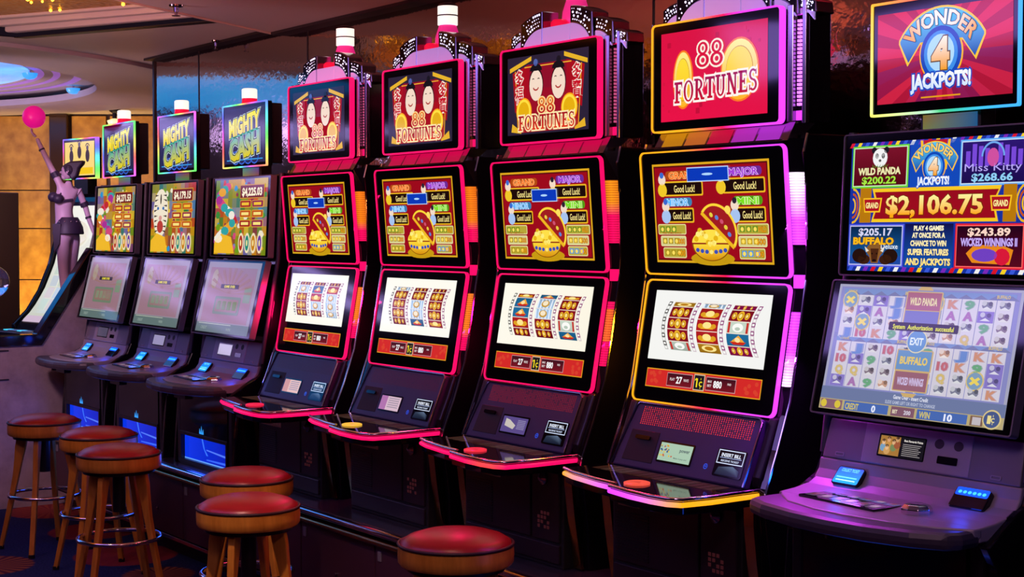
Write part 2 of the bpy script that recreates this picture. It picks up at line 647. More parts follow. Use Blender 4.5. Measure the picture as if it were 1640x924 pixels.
def art_fortune_mid(bar):
    a = Art()
    x0, y0, x1, y1 = -.272, -.16, .262, .16
    a.rect(x0, y0, x1, y1, S('e0a81c'))
    a.l = 1
    a.rect(x0 + .007, y0 + .007, x1 - .007, y1 - .007, S('5c0a12'))
    a.l = 2
    a.rect(x0 + .012, y0 + .012, x1 - .012, y1 - .012, lambda u, v: mix(S('c80e1c'), S('90081a'), abs(u) * 3.2))
    heads = [('GRAND', -.125, .122, .13, S('ff6a1c'), S('ffd080')), ('MAJOR', .15, .126, .125, S('a040d8'), S('f0c0ff')), ('MINOR', -.155, .036, .10, S('58b8ff'), S('e8f8ff')), ('MINI', .165, .036, .09, S('7ae01c'), S('e8ffb0'))]
    for i, (t, cx, cy, ww, c, o) in enumerate(heads):
        a.l = 3
        a.rr(cx - ww / 2 - .018, cy - .014, cx + ww / 2 + .018, cy + .014, .012, mix(c, (0, 0, 0), .55))
        a.l = 4
        a.text(t, cx, cy, .022, ww, c, .02, o, .045)
        bw = .175 if i < 2 else .115
        bx = cx + .0 if i < 2 else cx + .012
        by = cy - .043
        a.l = 3
        a.rr(bx - bw / 2 - .005, by - .024, bx + bw / 2 + .005, by + .024, .006, S('f0b820'))
        a.l = 4
        a.rr(bx - bw / 2, by - .019, bx + bw / 2, by + .019, .004, S('1c0a06'))
        a.l = 5
        a.text('Good Luck!', bx + .006, by, .024, .098 if i < 2 else .085, S('ffe890'), .012)
        # small round ornament beside each box
        gx = bx - bw / 2 - .012
        for (oy, rr_, cc) in ((.030, .018, S('f4dcc8')), (.044, .010, S('3a6ad0') if i % 2 == 0 else S('2a2030')), (-.004, .022, S('f0c828') if i < 2 else S('a8c4f0'))):
            a.l = 6 if oy > .04 else 5
            a.ell(gx, by + oy, rr_, rr_, cc, 14)
    # pay tables
    for sx in (-1, 1):
        for j in range(3):
            cx = sx * (.185 - .004 * j) - .004
            cy = -.052 - .038 * j
            ww = .135 - .012 * j
            a.l = 3
            a.rr(cx - ww / 2, cy - .017, cx + ww / 2, cy + .017, .006, S('e8e0a0'))
            a.l = 4
            a.rr(cx - ww / 2 + .003, cy - .014, cx + ww / 2 - .003, cy + .014, .004, S('b8a838') if (j + sx) % 2 else S('d8d090'))
            for k in range(3):
                a.l = 5
                kx = cx - ww / 2 + .022 + k * .028
                a.rect(kx - .011, cy - .009, kx + .011, cy + .010, [S('6a9020'), S('c8a018'), S('5898d8')][j] if sx > 0 or j == 0 else S('a8901c'))
                a.l = 6
                a.ell(kx, cy, .007, .007, S('ffe060'), 8)
            a.l = 5
            tx = {(-1, 1): '1000', (-1, 2): '400', (1, 0): 'WILD', (1, 1): '500', (1, 2): '100'}.get((sx, j))
            if tx:
                a.text(tx, cx + ww * .30, cy, .018, .036, S('f0a010'), .02, S('6a3008'), .04)
            if j == 0 and sx < 0:
                a.text('FREE GAMES BONUS', cx, cy - .012, .006, .09, S('a02010'), .01)
    # bowl of gold with its lid open
    a.l = 3
    a.ell(-.005, -.145, .10, .022, S('c89a10'), 20)
    a.l = 4
    a.ell(-.008, -.098, .088, .055, S('8a5208'), 24, 180, 360)
    a.ell(-.008, -.095, .088, .042, S('ffe048'), 24, 0, 180)
    a.l = 5
    a.ell(-.008, -.100, .082, .050, vg(-.15, -.1, S('d89008'), S('ffd838')), 24, 180, 360)
    for k in range(16):
        a.ell(-.075 + .009 * k, -.083 + .02 * math.sin(k * .62) + .004 * (k % 3), .011, .009, S('fff080') if k % 2 else S('e8b418'), 8)
    for k in range(7):
        a.l = 6
        a.ell(-.07 + .021 * k, -.118 - .006 * math.sin(k / 6 * pi), .009, .007, S('3850b8') if k != 3 else S('ffe878'), 8)
    a.l = 6
    R = math.radians(-38)

    def lid(u, v):
        return (.03 + u * math.cos(R) - v * math.sin(R), -.05 + u * math.sin(R) + v * math.cos(R))
    a.warp = lid
    a.ell(0, -.004, .092, .076, S('ffd838'), 22, 0, 180)
    a.l = 7
    a.ell(0, 0, .082, .064, S('a01c20'), 22, 0, 180)
    a.rect(-.09, -.012, .09, 0, S('f0b820'))
    a.ell(0, .074, .014, .013, S('ffe060'), 12)
    for k in range(5):
        a.l = 8
        a.ell(-.05 + .025 * k, .016 + .012 * math.sin(k / 4 * pi), .009, .007, [S('e8d040'), S('5888d8'), S('d05070')][k % 3], 8)
    a.warp = None
    # message bar
    a.l = 10
    bx, by, bw = bar
    a.rect(bx - bw / 2 - .003, by - .023, bx + bw / 2 + .003, by + .023, S('b8d8ff'))
    a.l = 11
    a.rect(bx - bw / 2, by - .020, bx + bw / 2, by + .020, lambda u, v: mix(S('1068f0'), S('0838b8'), abs(u - bx) / bw * 2))
    a.l = 12
    a.ell(bx, by, bw * .14, .004, S('b0d8ff'), 10)
    return a


def art_fortune_low(seed, white, tint):
    rnd = random.Random(seed)
    a = Art()
    a.rect(-.274, -.061, .258, .166, (lambda u, v: mix(white, tint, .5 * (1 + math.sin(u * 13 + seed)) * (abs(v - .05) > .085) * .5)))
    reds = [('8c0c22', 'e8b030'), ('1c6c9c', 'e0a040'), ('a81424', 'f0c840'), ('3a78b8', 'e8f0ff'), ('b87810', 'ffd860'), ('7a0a40', 'ffc040')]
    cy0, hh = .052, .078

    def bow(u, v):
        t = (v - cy0) / hh
        return (u - .030 * (1 - t * t) + .016 - .004 * t, v)
    a.warp = bow
    n = 6
    sets = {1: ['RCRWC', 'CWIBR', 'WWWIR'], 2: ['RCCCW', 'BWWCR', 'ICCCR'], 3: ['RIBBI', 'CCWWB', 'BGCCI'], 4: ['GCCCO', 'OIIIW', 'PBGCP']}[seed]
    bgs = {'R': '8c0c22', 'C': '8a1020', 'I': 'b01c20', 'B': '1c6c9c', 'W': 'a8c8e8', 'G': 'c8d8c8', 'O': 'c08818', 'P': '9c0c50'}
    for c in range(3):
        xa = -.185 + .138 * c
        xb = xa + .098
        xm = (xa + xb) / 2
        edges = [cy0 - hh, cy0 - hh * .64, cy0 - hh * .14, cy0 + hh * .34, cy0 + hh * .80, cy0 + hh]
        for r in range(5):
            ya, yb = edges[r], edges[r + 1]
            ch = sets[c][r]
            B = S(bgs[ch])
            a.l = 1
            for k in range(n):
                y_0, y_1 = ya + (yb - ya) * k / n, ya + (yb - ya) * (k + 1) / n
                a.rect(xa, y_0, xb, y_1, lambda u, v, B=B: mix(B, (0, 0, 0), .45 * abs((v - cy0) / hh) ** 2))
            my, hy = (ya + yb) / 2, (yb - ya) / 2
            g0, g1 = S('f0b828'), S('ffe890')
            a.l = 2
            if ch in 'CPR':
                for dx, q_ in ((-.028, .62), (.028, .62), (0, .85)):
                    a.ell(xm + dx, my, hy * q_ * .95, hy * q_, g0, 14)
                    a.l = 3
                    a.ell(xm + dx, my, hy * q_ * .66, hy * q_ * .7, S('b8780c'), 12)
                    a.l = 4
                    a.ell(xm + dx, my, hy * q_ * .42, hy * q_ * .46, g1, 10)
                    a.l = 2 if dx < 0 else 3
            elif ch == 'I':
                a.poly([(xm - .038, my + hy * .1), (xm - .028, my - hy * .6), (xm + .028, my - hy * .6), (xm + .038, my + hy * .1), (xm + .02, my - hy * .1), (xm - .02, my - hy * .1)], g0)
                a.l = 3
                a.ell(xm, my + hy * .05, .020, hy * .55, g1, 14)
                for sx in (-1, 1):
                    a.ell(xm + sx * .030, my - hy * .1, .012, hy * .42, S('e0a020'), 10)
            elif ch == 'B':
                a.poly([(xm - .036, my - hy * .3), (xm + .036, my - hy * .3), (xm + .022, my - hy * .75), (xm - .022, my - hy * .75)], S('c82818'))
                a.l = 3
                a.poly([(xm - .03, my - hy * .3), (xm + .03, my - hy * .3), (xm + .006, my + hy * .75)], S('f0a838'))
                a.l = 4
                a.ell(xm, my, .012, hy * .4, S('ffe0a0'), 10)
            elif ch == 'W':
                for k in range(5):
                    a.poly([(xa + .02 * k, ya + .002), (xa + .02 * k + .009, ya + .002), (xa + .02 * k + .006, yb - .002), (xa + .02 * k - .0, yb - .002)], S('e8f2ff'))
                a.l = 3
                a.ell(xm, my, .024, hy * .72, S('c89838'), 14)
                a.l = 4
                a.ell(xm, my + hy * .1, .016, hy * .5, S('f8e8c8'), 12)
            elif ch == 'G':
                for sx in (-1, 1):
                    a.rect(xm + sx * .040 - .005, ya + .002, xm + sx * .040 + .005, yb - .002, S('c83028'))
                a.ell(xm, my, .024, hy * .75, S('fbfbf6'), 14)
                a.l = 3
                a.ell(xm, my - hy * .2, .012, hy * .3, S('b8c8b8'), 10)
            else:
                a.ell(xm, my, .034, hy * .7, g1, 14)
                a.l = 3
                a.ell(xm, my, .020, hy * .45, S('b87810'), 12)
            a.l = 5
            a.rect(xa, yb - .0012, xb, yb + .0012, S('f8e8d8'))
        # ticked rail between the reels
        for x in ([xa - .028, xb + .008] if c == 0 else [xb + .008]):
            dark = S('201410') if c == 0 and x < xa else S('8a1c70')
            a.l = 1
            for k in range(12):
                ya = cy0 - hh + 2 * hh * k / 12
                a.rect(x, ya, x + .016, ya + 2 * hh / 12, dark if k % 2 else mix(dark, white, .55))
            a.l = 2
            for k in range(12):
                ya = cy0 - hh + 2 * hh * k / 12
                a.rect(x + .003, ya + .003, x + .013, ya + .010, white)
    a.warp = None
    # credit bar
    a.l = 0
    a.rect(-.268, -.152, .26, -.091, S('e8a020'))
    a.l = 1
    a.rect(-.265, -.149, .257, -.094, lambda u, v: mix(S('a80c18'), S('d82c28'), abs(u) * 3.4))
    a.l = 2
    for k in range(14):
        s_ = -1 if k % 2 else 1
        a.ell(s_ * rnd.uniform(.19, .25), rnd.uniform(-.14, -.10), .008, .007, S('d8402c'), 8)
    for (u0, u1) in ((-.165, -.045), (.018, .152)):
        a.l = 2
        a.rect(u0, -.143, u1, -.100, S('c89aa0'))
        a.l = 3
        a.rect(u0 + .002, -.141, u1 - .002, -.102, vg(-.141, -.102, S('7a1420'), S('38101c')))
    a.l = 2
    a.rect(-.038, -.147, .012, -.096, S('d8c8a0'))
    a.l = 3
    a.rect(-.035, -.144, .009, -.099, S('1c1620'))
    a.l = 4
    a.text('1', -.022, -.122, .030, .006, S('f8e020'), .0)
    a.poly([(-.025, -.107), (-.025, -.113), (-.031, -.117), (-.031, -.112)], S('f8e020'))
    a.text('c', -.005, -.121, .026, .014, S('f8e020'), .01)
    a.rect(-.0060, -.141, -.0040, -.135, S('f8e020'))
    a.rect(-.0060, -.113, -.0040, -.107, S('f8e020'))
    a.text('PLAY', -.138, -.120, .009, .022, S('f0e0e0'), .015)
    a.text('27', -.106, -.121, .022, .026, S('ffffff'), .03)
    a.text('WAYS', -.073, -.120, .009, .024, S('f0e0e0'), .015)
    a.text('MAX', .036, -.114, .008, .018, S('f0e0e0'), .015)
    a.text('BET', .036, -.127, .008, .018, S('f0e0e0'), .015)
    a.text('880', .072, -.121, .022, .036, S('ffffff'), .03)
    a.text('PAID', .124, -.117, .007, .016, S('f0e0e0'), .015)
    return a


def display(root, name, pl, hw, hh, rad, colfn, art, frame_w=0.005, depth=0.014, label=None, framem=None, rd=None):
    mb = MB(BASE)
    slab(mb, pl, rrect(2 * hw - .004, 2 * hh - .004, rad, 5), -depth, -.0015)
    p = mb.build(name, glass, root)
    mb = MB(BASE)
    o = rrs(2 * hw, 2 * hh, rad, 5)
    i = rrs(2 * (hw - frame_w), 2 * (hh - frame_w), max(rad - frame_w, .004), 5)
    ring(mb, pl, o, i, -(rd or depth - .002), .003, 0, colfn)
    mb.build('light_frame', framem or LED, p)
    mb = MB(BASE)
    art.put(mb, pl, -.0008)
    sc_ = mb.build('screen', SCR, p)
    if label:
        sc_['label'] = label
    return p


def fortune_machine(xc, label, frame_col, top_kind, bar, seed, side_cols, deck_cols, player_art, white, tint, button_col, grp):
    root = thing('slot_machine', (xc, YB, ZB), label, 'slot machine', grp)
    col_mat = LEDX if seed == 4 else LED
    # --- cabinet: core body between two shaped cheeks
    mb = MB(BASE)
    core = [(3.30, 1.90), (3.34, 1.49), (3.30, 1.08), (3.24, .90), (3.24, .50), (3.80, .47), (3.80, 1.90)]
    mb.prism(core, -.31, .31)
    cheek = [(3.35, 1.915), (3.335, 1.86), (3.345, 1.76), (3.350, 1.60), (3.349, 1.48), (3.335, 1.40), (3.310, 1.25), (3.285, 1.12), (3.235, .98), (3.19, .87), (3.18, .83), (3.21, .62), (3.215, .47), (3.85, .47), (3.85, 1.85), (3.78, 1.915)]
    for sx in (-1, 1):
        mb.prism(cheek, sx * .335, sx * .365)
    mb.build('cabinet', gloss, root, bevel=.004)
    for sx in (-1, 1):
        mb = MB(BASE)
        path = [(sx * .365, y - .001, z) for y, z in cheek[:11]]
        cs = [mix((.6, .5, .6), frame_col(sx * .3, 0), .6)] * len(path)
        mb.tube(path, .004, 6, col=cs)
        mb.build('edge_trim', chrome, root, True)
        # translucent light columns between the screens and the cheek
        def cheek_y(z):
            for (ya, za), (yb, zb) in zip(cheek, cheek[1:10]):
                if zb <= z <= za:
                    return ya + (yb - ya) * (za - z) / (za - zb)
            return 3.34

        def front_y(z):
            (ya, za), (yb, zb) = ((3.289, 1.885), (3.322, 1.482)) if z > 1.475 else ((3.325, 1.468), (3.254, 1.07))
            return ya + (yb - ya) * (za - z) / (za - zb) + .013

        for zz in ((1.585, 1.80), (1.165, 1.385)) if sx > 0 else ():
            mb = MB(BASE)
            nrow = 26
            for k in range(nrow):
                z0 = zz[0] + (zz[1] - zz[0]) * k / nrow
                z1 = zz[0] + (zz[1] - zz[0]) * (k + .66) / nrow
                z2 = zz[0] + (zz[1] - zz[0]) * (k + 1) / nrow
                for za, zb, br in ((z0, z1, 1.0), (z1, z2, .5)):
                    c = side_cols((k + .5) / nrow, zz[0] > 1.4)
                    ce = tuple(t * br for t in c)
                    cm = tuple(t * br * .62 for t in c)
                    pa, pb, pm = [], [], []
                    for z in (za, zb):
                        pa.append((sx * .330, front_y(z) + (0 if sx > 0 else .02), z))
                        pm.append((sx * .347, (front_y(z) + cheek_y(z)) / 2 - .006 + (0 if sx > 0 else .02), z))
                        pb.append((sx * .363, cheek_y(z) - .001, z))
                    mb.add([pa[0], pm[0], pm[1], pa[1]], [(0, 1, 2, 3)], 0, [cm, ce, ce, cm])
                    mb.add([pm[0], pb[0], pb[1], pm[1]], [(0, 1, 2, 3)], 0, [ce, cm, cm, ce])
            mb.build('light_column', col_mat, root)
        # dark lens strip behind them, and the glowing knuckle at the joint
        mb = MB(BASE)
        zl = [1.90, 1.80, 1.70, 1.585, 1.49]
        for seq in (zl, [1.46, 1.385, 1.28, 1.165, 1.075]):
            for za, zb in zip(seq, seq[1:]):
                mb.add([(sx * .328, front_y(za) + .002, za), (sx * .364, cheek_y(za) + .001, za), (sx * .364, cheek_y(zb) + .001, zb), (sx * .328, front_y(zb) + .002, zb)], [(0, 1, 2, 3)])
        mb.build('lens_strip', gloss, root)
        if sx < 0:
            continue
        mb = MB(BASE)
        c = frame_col(sx * .33, 0)
        mb.prism([(.329, 3.332), (.363, 3.347), (.363, 3.356), (.329, 3.350)], 1.455, 1.495, 'z', col=c)
        mb.build('joint_light', LED, root)
    # --- displays
    display(root, 'game_display', PM, .330, .2015, .022, frame_col, art_fortune_mid(bar))
    display(root, 'reel_display', PL, .326, .202, .024, frame_col, art_fortune_low(seed, white, tint))
    top = display(root, 'topper_display', PT, .293, .1765, .018, frame_col, art_fortune_top(top_kind), .0055, .022)
    # light thrown sideways by the right-hand light columns
    for zz, pw in ((1.70, 1.0), (1.28, 1.6)):
        lamp('column_glow', 'AREA', (xc + .372, 3.27, zz), frame_col(.33, 0), pw * (2.2 if seed == 4 else .7), .03, (xc + .75, 3.05, zz - .45), size_y=.2)
    lamp('column_glow', 'AREA', (xc - .372, 3.27, 1.28), frame_col(-.33, 0), .7, .03, (xc - .75, 3.10, 1.2), size_y=.2)
    # --- topper housing, stepped back, with ribs and a dotted strip of lights
    mb = MB(BASE)
    mb.box(-.283, .283, 3.334, 3.37, 1.955, 2.29)
    mb.box(-.345, .345, 3.37, 3.47, 1.95, 2.315)
    mb.build('topper_housing', gloss, root, bevel=.005)
    for sx in (-1, 1):
        mb = MB(BASE)
        mb.prism([(sx * .29, 3.338), (sx * .308, 3.345), (sx * .305, 3.368), (sx * .285, 3.368)], 1.952, 2.300, 'z')
        mb.prism([(sx * .338, 3.352), (sx * .350, 3.356), (sx * .350, 3.372), (sx * .338, 3.372)], 1.945, 2.312, 'z')
        mb.build('chrome_rib', dchrome, root, bevel=.002)
        mb = MB(BASE)
        c = frame_col(sx * .33, 0)
        br = 1.0 if seed == 4 else .28
        for k in range(22):
            z = 2.0 + .0118 * k
            for x0 in ((.313, .322) if seed == 4 else (.316,)):
                mb.box(min(sx * x0, sx * (x0 + .004)), max(sx * x0, sx * (x0 + .004)), 3.358, 3.3695, z, z + .0075, col=tuple(br * t for t in mix(c, (.6, .5, 1), .25)))
        mb.build('dot_lights', LEDS, root)
        mb = MB(BASE)
        mb.box(min(sx * .327, sx * .337), max(sx * .327, sx * .337), 3.366, 3.3698, 1.99, 2.268, col=tuple((.30 if seed == 4 else .02) * t for t in c))
        mb.build('side_glow', LED, root)
        mb = MB(BASE)
        for z0, z1 in ((2.27, 2.288), (1.957, 1.985)):
            mb.box(min(sx * .284, sx * .344), max(sx * .284, sx * .344), 3.362, 3.3695, z0, z1, col=c)
        mb.build('accent_light', LED, root)
    # --- lit tiles under the topper
    mb = MB(BASE)
    mb.prism([(3.335, 1.95), (3.30, 1.894), (3.34, 1.888), (3.42, 1.95)], -.27, .33)
    hc = mb.build('hinge_cover', dchrome, root)
    mb = MB(BASE)
    for k in range(5):
        u0 = -.235 + .108 * k
        c = frame_col(u0 + .05, 0)
        mb.add([(u0, 3.327, 1.94), (u0 + .098, 3.327, 1.94), (u0 + .098, 3.301, 1.898), (u0, 3.301, 1.898)], [(0, 1, 2, 3)], 0, tuple(.36 * t for t in c))
    mb.build('tile_lights', LED, hc)
    # --- crown of petals
    mb = MB(BASE)
    mb.box(-.080, .082, 3.345, 3.41, 2.28, 2.365)
    mb.box(-.26, .29, 3.36, 3.46, 2.285, 2.325)
    crown = mb.build('crown', lilac, root, bevel=.003)
    petals = [(-.212, -.078, 2.428, 3.345, -1), (-.300, -.222, 2.375, 3.365, -1), (.086, .213, 2.428, 3.345, 1), (.222, .318, 2.375, 3.352, 1), (.322, .382, 2.322, 3.362, 1)]
    for pi_, (xa, xb, zt, y0, sx) in enumerate(petals):
        W = xb - xa
        lean = .018

        def xt(t):
            return xa + W * t if sx > 0 else xb - W * t

        def top_z(t, g):
            return zt - g - t ** 1.8 * W * .26

        def low_z(t):
            return zt - .40 * W - .007 - (1 - math.sqrt(max(0, 1 - t * t * .96))) * W * .95
        foot = [(xt(1) + sx * lean * .3, 2.27), (xt(0), 2.27)]
        mb = MB(BASE)
        mb.prism([(xt(i / 8), top_z(i / 8, 0)) for i in range(9)] + foot, y0, y0 + .075, 'y')
        pe = mb.build('petal', dchrome, crown, bevel=.004)
        mb = MB(BASE)
        up_ = [(xt(.04 + .92 * i / 10), top_z(.04 + .92 * i / 10, .005)) for i in range(11)]
        lo_ = [(xt(.04 + .92 * i / 10), low_z(.04 + .92 * i / 10)) for i in range(11)]
        mb.prism(up_ + lo_[::-1], y0 - .002, y0 + .002, 'y')
        mb.build('crystal_band', gloss, pe)
        mb = MB(BASE)
        lo2 = [(p[0], p[1] - .005) for p in lo_]
        mb.prism(lo2 + [(xt(.96), 2.272), (xt(.04), 2.272)], y0 - .003, y0 + .002, 'y')
        mb.build('petal_face', lilac, pe)
        mb = MB(BASE)
        rc = random.Random(pi_ + 5)
        nr, nc = (4, 9) if W > .11 else (3, 6)
        for r in range(nr):
            for i in range(nc):
                if rc.random() < .22:
                    continue
                t = .09 + .82 * (i + .25 + .5 * (r % 2)) / nc
                f = (r + .5) / nr
                z = (top_z(t, .006)) * (1 - f) + (low_z(t) + .002) * f
                mb.sphere((xt(t), y0 - .001, z), rc.choice((.0026, .0036, .0050)), n=6)
        mb.build('crystals', crystal, pe, True)
    mb = MB(BASE)
    mb.lathe([(.034, 2.33), (.034, 2.385), (.026, 2.395), (.001, 2.397)], (-.045, 3.40, 0), 16)
    mb.build('dome_light', redglass, crown, True)
    # --- signal lamp
    mb = MB(BASE)
    lx, ly = -.045, 3.475
    mb.lathe([(.044, 2.30), (.044, 2.37)], (lx, ly, 0), 20)
    sl = mb.build('signal_lamp', dchrome, root, True)
    mb = MB(BASE)
    mb.lathe([(.050, 2.37), (.053, 2.40), (.050, 2.43), (.036, 2.475)], (lx, ly, 0), 20)
    mb.build('pink_lens', pinkglass, sl, True)
    for z0, z1 in ((2.477, 2.512), (2.517, 2.553)):
        mb = MB(BASE)
        mb.lathe([(.0415, z0), (.0415, z1)], (lx, ly, 0), 20)
        mb.build('white_lens', whiteglass, sl, True)
    mb = MB(BASE)
    mb.lathe([(.043, 2.512), (.043, 2.517)], (lx, ly, 0), 20)
    mb.lathe([(.042, 2.553), (.036, 2.562), (.02, 2.567), (0.001, 2.568)], (lx, ly, 0), 20)
    mb.build('lamp_cap', black, sl, True)
    # --- console
    mb = MB(BASE)
    quad = [(-.272, .108), (.296, .108), (.292, -.108), (-.312, -.108)]
    slab(mb, PK, quad, -.03, .004)
    con = mb.build('console', charcoal, root, bevel=.006)
    mb = MB(BASE)
    path = [PK(u, v, .005) for u, v in [(-.316, -.105), (-.276, .095), (-.262, .109), (.285, .109), (.300, .095), (.297, -.105)]]
    mb.tube(path, .004, 6)
    mb.build('console_trim', dchrome, con, True)
    mb = MB(BASE)
    rr_ = random.Random(seed)
    bright = {4: .62, 3: .24, 2: .06, 1: .02}[seed]
    for r in range(10):
        for k in range(52):
            u = -.235 + .0098 * k
            v = .094 - .0062 * r
            cc = (bright * (1 if rr_.random() > .12 else .3), bright * .04, bright * .05)
            mb.add([PK(u, v, .0045), PK(u + .004, v, .0045), PK(u + .004, v + .0036, .0045), PK(u, v + .0036, .0045)], [(0, 1, 2, 3)], 0, cc)
    mb.build('speaker_grille', LED, con)
    mb = MB(BASE)
    slab(mb, PK, [(-.262, .018), (-.125, .018), (-.125, -.085), (-.272, -.085)], .003, .0055)
    cr = mb.build('card_reader', matte, con, bevel=.002)
    mb = MB(BASE)
    slab(mb, PK, rrect(.07, .013, .005, 3, -.195, -.006), .005, .012)
    mb.build('card_slot', gloss, cr)
    mb = MB(BASE)
    slab(mb, PK, rrect(.160, .070, .004, 3, -.029, -.039), .003, .006)
    ps = mb.build('player_screen', gloss, con)
    mb = MB(BASE)
    player_art.put(mb, PK, .0065)
    mb.build('screen', SCR, ps)
    mb = MB(BASE)
    a = Art()
    a.band(.118, -.062, .009, .009, .006, .006, S('3050d8'))
    a.rect(.114, -.064, .122, -.059, S('3048c0'))
    a.put(mb, PK, .0055)
    mb.build('service_button', SCR, con)
    mb = MB(BASE)
    slab(mb, PK, rrect(.122, .086, .006, 3, .216, -.042), .003, .007)
    ba = mb.build('bill_acceptor', gloss, con)
    a = Art()
    a.frame(.160, -.045, .272, -.002, .0028, S('d8e4ff'))
    a.text('INSERT BILL', .216, -.017, .011, .082, S('eaf0ff'), .03)
    a.rect(.17, -.027, .262, -.0255, S('c0d0ff'))
    a.text('RECEIVE TICKET', .216, -.035, .006, .076, S('d8e4ff'), .02)
    a.poly([(.165, -.080), (.265, -.080), (.265, -.062), (.235, -.050), (.175, -.056)], lambda u, v: mix(S('10182c'), S('7890b0'), max(0, 1 - abs(u - .215) * 22)))
    mb = MB(BASE)
    a.put(mb, PK, .0075)
    mb.build('bill_sign', SCR, ba)
    # --- button deck
    dz0, dz1 = .838, .866
    front = [(-.335, 2.985), (-.26, 2.960), (-.10, 2.932), (-.004, 2.925), (.010, 2.890), (.12, 2.872), (.22, 2.868), (.285, 2.876), (.322, 2.90), (.335, 3.0), (.333, 3.2)]
    poly = front + [(.333, 3.24), (-.333, 3.24)]
    mb = MB(BASE)
    mb.prism(poly, dz0 - .02, dz1, 'z')
    dk = mb.build('button_deck', glass, root, bevel=.004)
    for (i0, i1, part) in ((0, 4, 0), (4, 11, 1)):
        seg = front[i0:i1]
        mb = MB(BASE)
        cs = [deck_cols(part, k / (len(seg) - 1)) for k in range(len(seg))]
        mb.tube([(x, y - .003, .848) for x, y in seg], .0075, 8, col=cs)
        mb.build('deck_light', LED, dk, True)
        mb = MB(BASE)
        mb.tube([(x, y - .003, .864) for x, y in seg], .006, 8)
        mb.build('deck_trim', chrome, dk, True)
    mb = MB(BASE)
    mb.lathe([(.040, .866), (.040, .871), (.034, .873), (.030, .8715)], (.045, 2.965, 0), 24, col=button_col)
    mb.lathe([(.030, .8705), (.001, .8708)], (.045, 2.965, 0), 24, col=tuple(.22 * t for t in button_col))
    mb.prism([(.022, 2.955), (.068, 2.955), (.045, 2.985)], .8705, .8718, 'z', col=tuple(.8 * t for t in button_col))
    mb.build('spin_button', [glow_mat('button_glow', .9, .2)], dk, True)
    mb = MB(BASE)
    a = Art()
    rq = random.Random(seed + 9)
    for k in range(14):
        u0 = -.29 + .04 * k
        a.rect(u0, .0, u0 + .034, .05, mix(S('5c2814'), S('7a5a50'), rq.random()))
    mb.add([(u, 3.06 + v * 1.6, .8668) for u, v, l in a.v], a.f, 0, [tuple(.28 * t for t in c) for c in a.c])
    mb.build('button_legend', SCR, dk)
    # --- side arm rests
    for sx in (-1, 1):
        mb = MB(BASE)
        mb.prism([(3.26, 1.07), (3.225, .98), (3.19, .90), (3.19, .868), (3.30, .868), (3.34, 1.07)], min(sx * .302, sx * .334), max(sx * .302, sx * .334))
        mb.build('side_bolster', black, root, bevel=.006)
    # --- lower cabinet
    mb = MB(BASE)
    mb.box(-.300, .300, 3.155, 3.25, .47, .83)
    lc = mb.build('lower_cabinet', matte, root, bevel=.004)
    mb = MB(BASE)
    mb.box(-.285, .12, 3.146, 3.157, .56, .80)
    dd = mb.build('belly_door', doorm, lc, bevel=.003)
    mb = MB(BASE)
    a = Art()
    a.rect(-.262, .742, -.06, .770, S('4a2024'))
    a.l = 1
    for k in range(7):
        a.text('▪', -.24 + .028 * k, .756, .010, .012, S('7a4040'))
    mb.add([(u, 3.1455 - l * .0004, v) for u, v, l in a.v], a.f, 0, list(a.c))
    mb.build('name_plate', DIM, dd)
    mb = MB(BASE)
    for k in range(16):
        mb.box(-.27, -.11, 3.143, 3.147, .575 + .0095 * k, .5795 + .0095 * k)
    mb.build('vent_slats', black, dd)
    mb = MB(BASE)
    mb.box(.13, .285, 3.146, 3.157, .56, .80)
    mb.build('side_door', doorm, lc, bevel=.003)
    mb = MB(BASE)
    mb.lathe([(.024, 0), (.024, .008), (.014, .014), (.006, .022), (.001, .022)], (.20, 3.146, .775), 14, axis='y')
    for i, v in enumerate(mb.v):
        mb.v[i] = (v[0], 2 * (3.146 - YB) - v[1], v[2])
    mb.build('door_lock', dchrome, lc, True)
    mb = MB(BASE)
    for r in range(4):
        for k in range(4):
            if (r * 3 + k * 5 + seed) % 4:
                mb.box(.165 + k * .018, .177 + k * .018, 3.1445, 3.1465, .60 + r * .016, .611 + r * .016, col=S('6a2c34'))
    mb.build('info_decal', DIM, lc)
    mb = MB(BASE)
    mb.box(-.285, .285, 3.147, 3.157, .485, .55)
    mb.build('kick_panel', doorm, lc, bevel=.003)
    mb = MB(BASE)
    mb.box(-.10, .10, 3.135, 3.157, .803, .826)
    mb.build('cup_latch', dchrome if seed == 9 else black, lc)
    for sx in (-1, 1):
        mb = MB(BASE)
        path = [(3.148, .825), (3.150, .76), (3.162, .66), (3.178, .56), (3.192, .475)]
        pl_ = path + [(y + .012, z) for y, z in path[::-1]]
        mb.prism(pl_, min(sx * .312, sx * .352), max(sx * .312, sx * .352))
        mb.build('side_strip', gold, root)
    return root


def solid(c):
    return lambda u, v: c


def rainbow_m4(u, v):
    t = (u + .33) / .66
    if t < .30:
        return ORANGE
    if t < .62:
        return mix(ORANGE, S('ff1450'), (t - .30) / .22)
    return mix(S('ff1450'), VIOLET, (t - .55) / .2)


def sidecol_m4(t, upper):
    return mix(VIOLET, S('fff0ff'), max(0, (t - .35) * 1.5)) if upper else mix(S('f6d0ff'), VIOLET, min(1, t * 2.2))


def sidecol_m3(t, upper):
    if upper:
        return mix(PINK, S('ff8c14'), (t - .45) * 5)
    return mix(PINK, S('ff6a1c'), .9 if t > .40 and t < .9 else 0) if t > .15 else PINK


def sidecol_m12(t, upper):
    return mix(PINK, S('ff7a10'), (t - .22) * 6)


